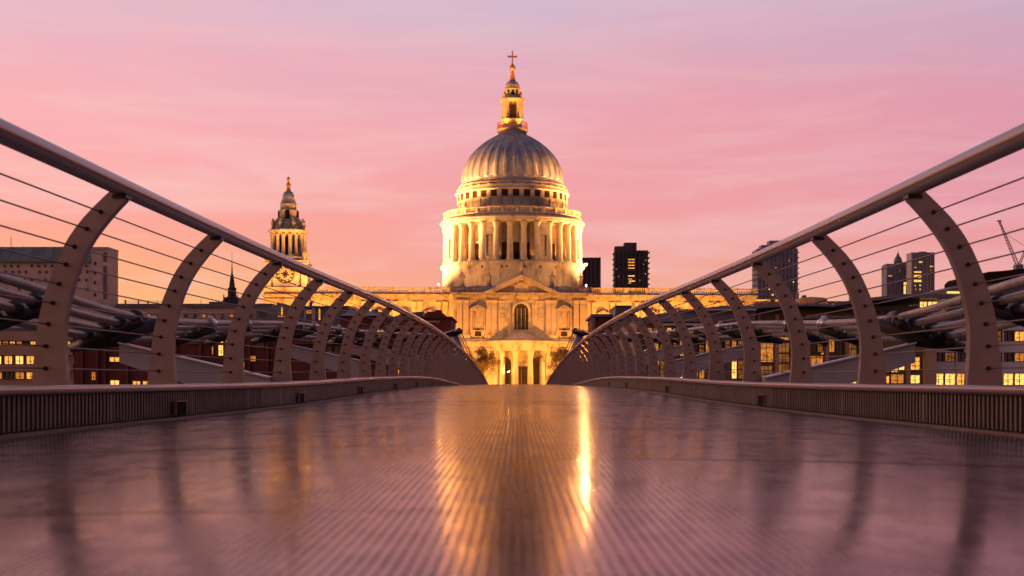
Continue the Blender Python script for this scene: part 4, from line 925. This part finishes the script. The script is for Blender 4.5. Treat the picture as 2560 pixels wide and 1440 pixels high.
# small lit church tower and roofs on the skyline
o = thing('lit_church_tower', 'tiny floodlit church turret on the skyline behind the right posts', 'church tower', ((2131-CX)*600/F, 600, -4))
k1 = 600/F; ZZ = lambda py: (CY-py)*k1+4
m = MB(); m.box(-6*k1,6*k1,0,2,0,ZZ(744)); m.lathe([(5*k1,ZZ(744)),(4*k1,ZZ(730)),(2*k1,ZZ(726)),(.3*k1,ZZ(714))], 8, cy=1); m.build('wall', brownb, o)
m = MB(); m.box(2*k1,5*k1,-.3,-.02,ZZ(752),ZZ(735)); m.build('lit_panel', lit2, o)
B = Bld('skyline_terrace', 'brown roofline with a strip of golden lights under the grey tower', 'building', 1884, 2000, 752, 420, 20, brownb); B.boxes('lit_cornice', [(1886,1925,749,753,-.6,-.1),(1938,1962,749.5,753,-.6,-.1)], lit1); B.boxes('roof', [(1884,2000,746,751.8,1,19)], slate)
B = Bld('domed_roof_block', 'low brown block with shallow rounded roof on the right skyline', 'building', 2001, 2068, 748, 400, 20, brownb)
m = MB(); m.prism([(B.X(2001),B.Z(748)),(B.X(2068),B.Z(748)),(B.X(2060),B.Z(744)),(B.X(2030),B.Z(742)),(B.X(2003),B.Z(744))], 0, 20); m.build('roof', copper, B.root); B.boxes('rooftop_plant', [(2018,2025,735,742,5,8),(2002,2006,730,744,5,7)], slate)
B = Bld('flat_lit_block', 'low flat block with bright lights behind the leaning right post', 'building', 2070, 2126, 756, 380, 20, brownb); B.boxes('lit_cornice', [(2085,2106,758,764,-.5,-.05)], lit2); B.boxes('roof', [(2068,2128,753,755.8,-.5,20)], slate)
# dark modern block far right top
B = Bld('black_roofed_hall', 'black roofed modern hall below the crane at the right edge', 'building', 2460, 2800, 706, 330, 30, slate)
m = MB(); m.prism([(B.X(2458),B.Z(706)),(B.X(2800),B.Z(706)),(B.X(2800),B.Z(668)),(B.X(2555),B.Z(672)),(B.X(2500),B.Z(678)),(B.X(2468),B.Z(680)),(B.X(2458),B.Z(690))], -1, 30); m.build('roof', void, B.root)
for i in range(7): B.win(2490+i*12, 2497+i*12, 700-(i*3) % 5, 704, 'l')
B = Bld('lit_pavilion', 'dark low pavilion with a glowing edge left of the black roofed hall', 'building', 2366, 2458, 727, 300, 20, slate)
m = MB(); m.prism([(B.X(2362),B.Z(728)),(B.X(2460),B.Z(728)),(B.X(2460),B.Z(712)),(B.X(2400),B.Z(712)),(B.X(2378),B.Z(718))], -.5, 20); m.build('roof', slate, B.root); B.boxes('lit_cornice', [(2366,2406,729,734,-.7,-.3),(2420,2455,731,735,-.7,-.3)], lit2)
# crane
YC_ = 520; k1 = YC_/F; base = w2l(2546, 668, YC_)
o = thing('tower_crane', 'thin lattice crane with a raised boom above the black roofed hall', 'crane', (base.x, YC_, base.z-14))
def lattice(m, a, b_, w, nseg):
    a, b_ = Vector(a), Vector(b_); d = (b_-a).normalized(); u_ = d.cross(Vector((0,1,0))).normalized()*w
    y_ = Vector((0, w, 0))
    C4 = [u_+y_, u_-y_, -u_-y_, -u_+y_]
    for c_ in C4: m.tube([a+c_, b_+c_*.4], w*.16, 4)
    for i in range(nseg):
        f0, f1 = i/nseg, (i+1)/nseg
        for j in range(4):
            s0, s1 = 1-.6*f0, 1-.6*f1; m.tube([a.lerp(b_, f0)+C4[j]*s0, a.lerp(b_, f1)+C4[(j+1) % 4]*s1], w*.11, 4)
m = MB(); lattice(m, (0,0,0), (0,0,14), 1.0, 6); m.build('mast', greyb, o)
m = MB(); lattice(m, (0,0,14), ((2498-2546)*k1,0,14+(668-553)*k1), .6, 16); m.box((2498-2546)*k1-.7,(2498-2546)*k1+.7,-.7,.7,14+114*k1,14+117*k1); m.build('boom', greyb, o)
m = MB(); lattice(m, (0,0,14), ((2566-2546)*k1,0,14+(668-618)*k1), .45, 8); m.tube([((2566-2546)*k1,0,14+50*k1), ((2510-2546)*k1,0,14+86*k1)], .08, 4); m.box(-1.5,1.5,-1.5,1.5,12.5,15); m.build('back_mast', greyb, o)
# right foreground: brown and glass complex
B = Bld('grey_topped_block', 'brown block with a flat grey roof slab right of the floodlit transept', 'building', 1483, 1536, 792, 185, 14, redbrick2)
B.boxes('roof', [(1477,1540,786,791.8,-1,15)], greyb); B.boxes('fins', [(1478,1480.5,792,850,-.8,-.4),(1484,1487,792,850,-.8,-.4)], greyb)
B = Bld('wedge_block', 'pale grey wedge-shaped glass roof leaning beside the flat grey slab', 'building', 1536.5, 1590, 795, 180, 12, greyb)
m = MB(); m.prism([(B.X(1536.5),B.Z(795)),(B.X(1592),B.Z(795)),(B.X(1578),B.Z(768)),(B.X(1540),B.Z(765))], 0, 12); m.box(B.X(1538), B.X(1580), -.5, 12, B.Z(766.5), B.Z(764)); m.build('roof', slate, B.root)
B = Bld('stepped_office', 'brown stepped office with pale roof slabs behind the middle right posts', 'office', 1592, 1880, 800, 92, 18, brownb)
m = MB(); m.prism([(B.X(1590),B.Z(806)),(B.X(1882),B.Z(806)),(B.X(1882),B.Z(766)),(B.X(1800),B.Z(766)),(B.X(1640),B.Z(786)),(B.X(1590),B.Z(800))], -1, 3); m.build('roof', greyb, B.root)
B.boxes('roof_slab', [(1640,1760,812,816,-2.2,-.02),(1700,1880,776,779,-1.8,-1.02),(1600,1880,842,846,-1.8,-.02)], whiteb)
for i in range(17): 
    xx = 1602+i*16.2; B.win(xx, xx+11, 820, 838, ('v','m','v','d','g')[i % 5]); B.win(xx, xx+11, 852, 890, ('d','v','m','v')[i % 4]); 
    if i % 3 != 1: B.win(xx, xx+12, 902, 946, ('g','v','b','m')[(i*3) % 4])
B = Bld('glass_fronted_office', 'golden brown glass office with projecting curved eaves behind the right railing', 'office', 1880.5, 2318, 786, 92.5, 18, brownb)
def eave(m, x0, x1, y0, y1, th, d0, d1):
    n_ = 12; pts = []
    for i in range(n_+1): f_ = i/n_; pts.append((B.X(x0+(x1-x0)*f_), B.Z(y0+(y1-y0)*f_-th*1.0*sin(pi*f_))))
    low = [(p_[0], p_[1]-th*.028) for p_ in pts[::-1]]; m.prism([(a_[0], a_[1]) for a_ in pts][::-1]+[(p_[0], p_[1]) for p_ in low[::-1]], d0, d1)
m = MB(); eave(m, 1870, 2110, 770, 768, 6, -2, 20); eave(m, 2060, 2345, 764, 742, 8, -3, 18); eave(m, 1985, 2180, 798, 804, 5, -3.5, -.02); m.build('curved_eaves', greyb, B.root)
m = MB(); m.box(B.X(1882), B.X(2100), .5, 20, B.Z(786), B.Z(771)); m.box(B.X(2100.5), B.X(2330), .3, 18, B.Z(786), B.Z(764)); m.build('upper_storey', brownb, B.root)
B.boxes('glazing_rail', [(2092,2240,775,777,-.3,0),(2200,2206,777,800,-.3,0),(2160,2163,777,800,-.3,0)], greyb)
B.win(2300, 2318, 754, 768, 'b', d=.2); B.win(2320, 2344, 754, 768, 'b', d=.2)
B.boxes('cladding_pier', [(x_,x_+9,787,960,-.5,0) for x_ in (1890,1935,1975,2012,2060,2110,2190,2262)], tanm)
for (a_, c_, d_, e_, k_) in ((1900,1932,806,850,'v'),(1900,1932,858,905,'m'),(1900,1930,915,958,'v'),(1946,1972,806,850,'m'),(1946,1972,858,958,'v'),(1985,2008,815,870,'v'),(2024,2040,820,880,'d'),(2043,2056,820,880,'v'),(2052,2058,878,886,'l'),(2072,2085,820,880,'m'),(2090,2106,820,900,'d'),(2122,2140,820,890,'v'),(2145,2185,820,880,'d'),(2024,2056,890,956,'m'),(2072,2106,935,958,'l'),(2085,2108,936,958,'b'),(2122,2140,930,958,'b'),(2145,2150,915,935,'l'),(2160,2186,930,958,'m'),(2202,2222,905,930,'m'),(2226,2244,895,930,'g'),(2246,2260,893,925,'b'),(2275,2298,893,925,'g'),(2226,2258,936,958,'m'),(2275,2298,938,958,'b'),(2202,2222,940,958,'l')): B.win(a_, c_, d_, e_, k_)
B.box('corner_pier', 2301, 2328, 872, 962, -1.2, -.52, tanm)
B = Bld('white_office', 'white-banded office with rows of square windows at the right edge', 'office', 2328.5, 2860, 806, 95, 20, whiteb)
B.boxes('floor_band', [(2328,2860,803,826,-.3,0),(2328,2860,854,881,-.3,0),(2328,2860,905,932,-.3,0)], whiteb)
B.boxes('roof', [(2330,2860,797,802.8,.5,20)], slate)
for i in range(18):
    xx = 2332+i*29; B.win(xx, xx+24, 829, 852, ('d','l','d','v','b','v')[i % 6]); B.win(xx, xx+24, 883, 903, ('d','v','d','m')[i % 4]); B.win(xx, xx+25, 934, 962, ('b','b','l','b','m','l')[i % 6])
B.boxes('mullions', [(2328.6+i*58-1.4,2328.6+i*58+1.4,806,960,-.45,-.31) for i in range(1,9)], whiteb)
# dry leaves on the deck
def leaf(label, px, py, r_, s_):
    # follow the deck out to where the pixel meets it
    best = None; Y_ = 2
    while Y_ < 30:
        xx = (px-CX)*Y_/F
        if (CY-py)*Y_/F <= deckz(xx, Y_): best = Y_; break
        Y_ += .02
    Y_ = best or 8; xx = (px-CX)*Y_/F
    m = MB(); vs = []
    for i in range(9): a = 2*pi*i/9; rr = s_*(1 if i % 2 else .55); vs.append((rr*cos(a)*1.5, rr*sin(a), .012+.01*sin(a*2+r_)))
    vs += [(p_[0], p_[1], p_[2]-.003) for p_ in vs]; m.add([(0,0,.004),(0,0,.002)]+vs, [(0, 2+i, 2+(i+1) % 9) for i in range(9)]+[(1, 11+(i+1) % 9, 11+i) for i in range(9)])
    tag(m.build('dry_leaf', dryleaf, loc=(xx, Y_, deckz(xx, Y_)+.003)), label, 'leaf')
leaf('crumpled orange leaf lying on the deck by the left kerb', 530, 1037, 0, .06)
leaf('curled brown leaf lying on the deck by the right kerb', 1838, 997, 1, .07)
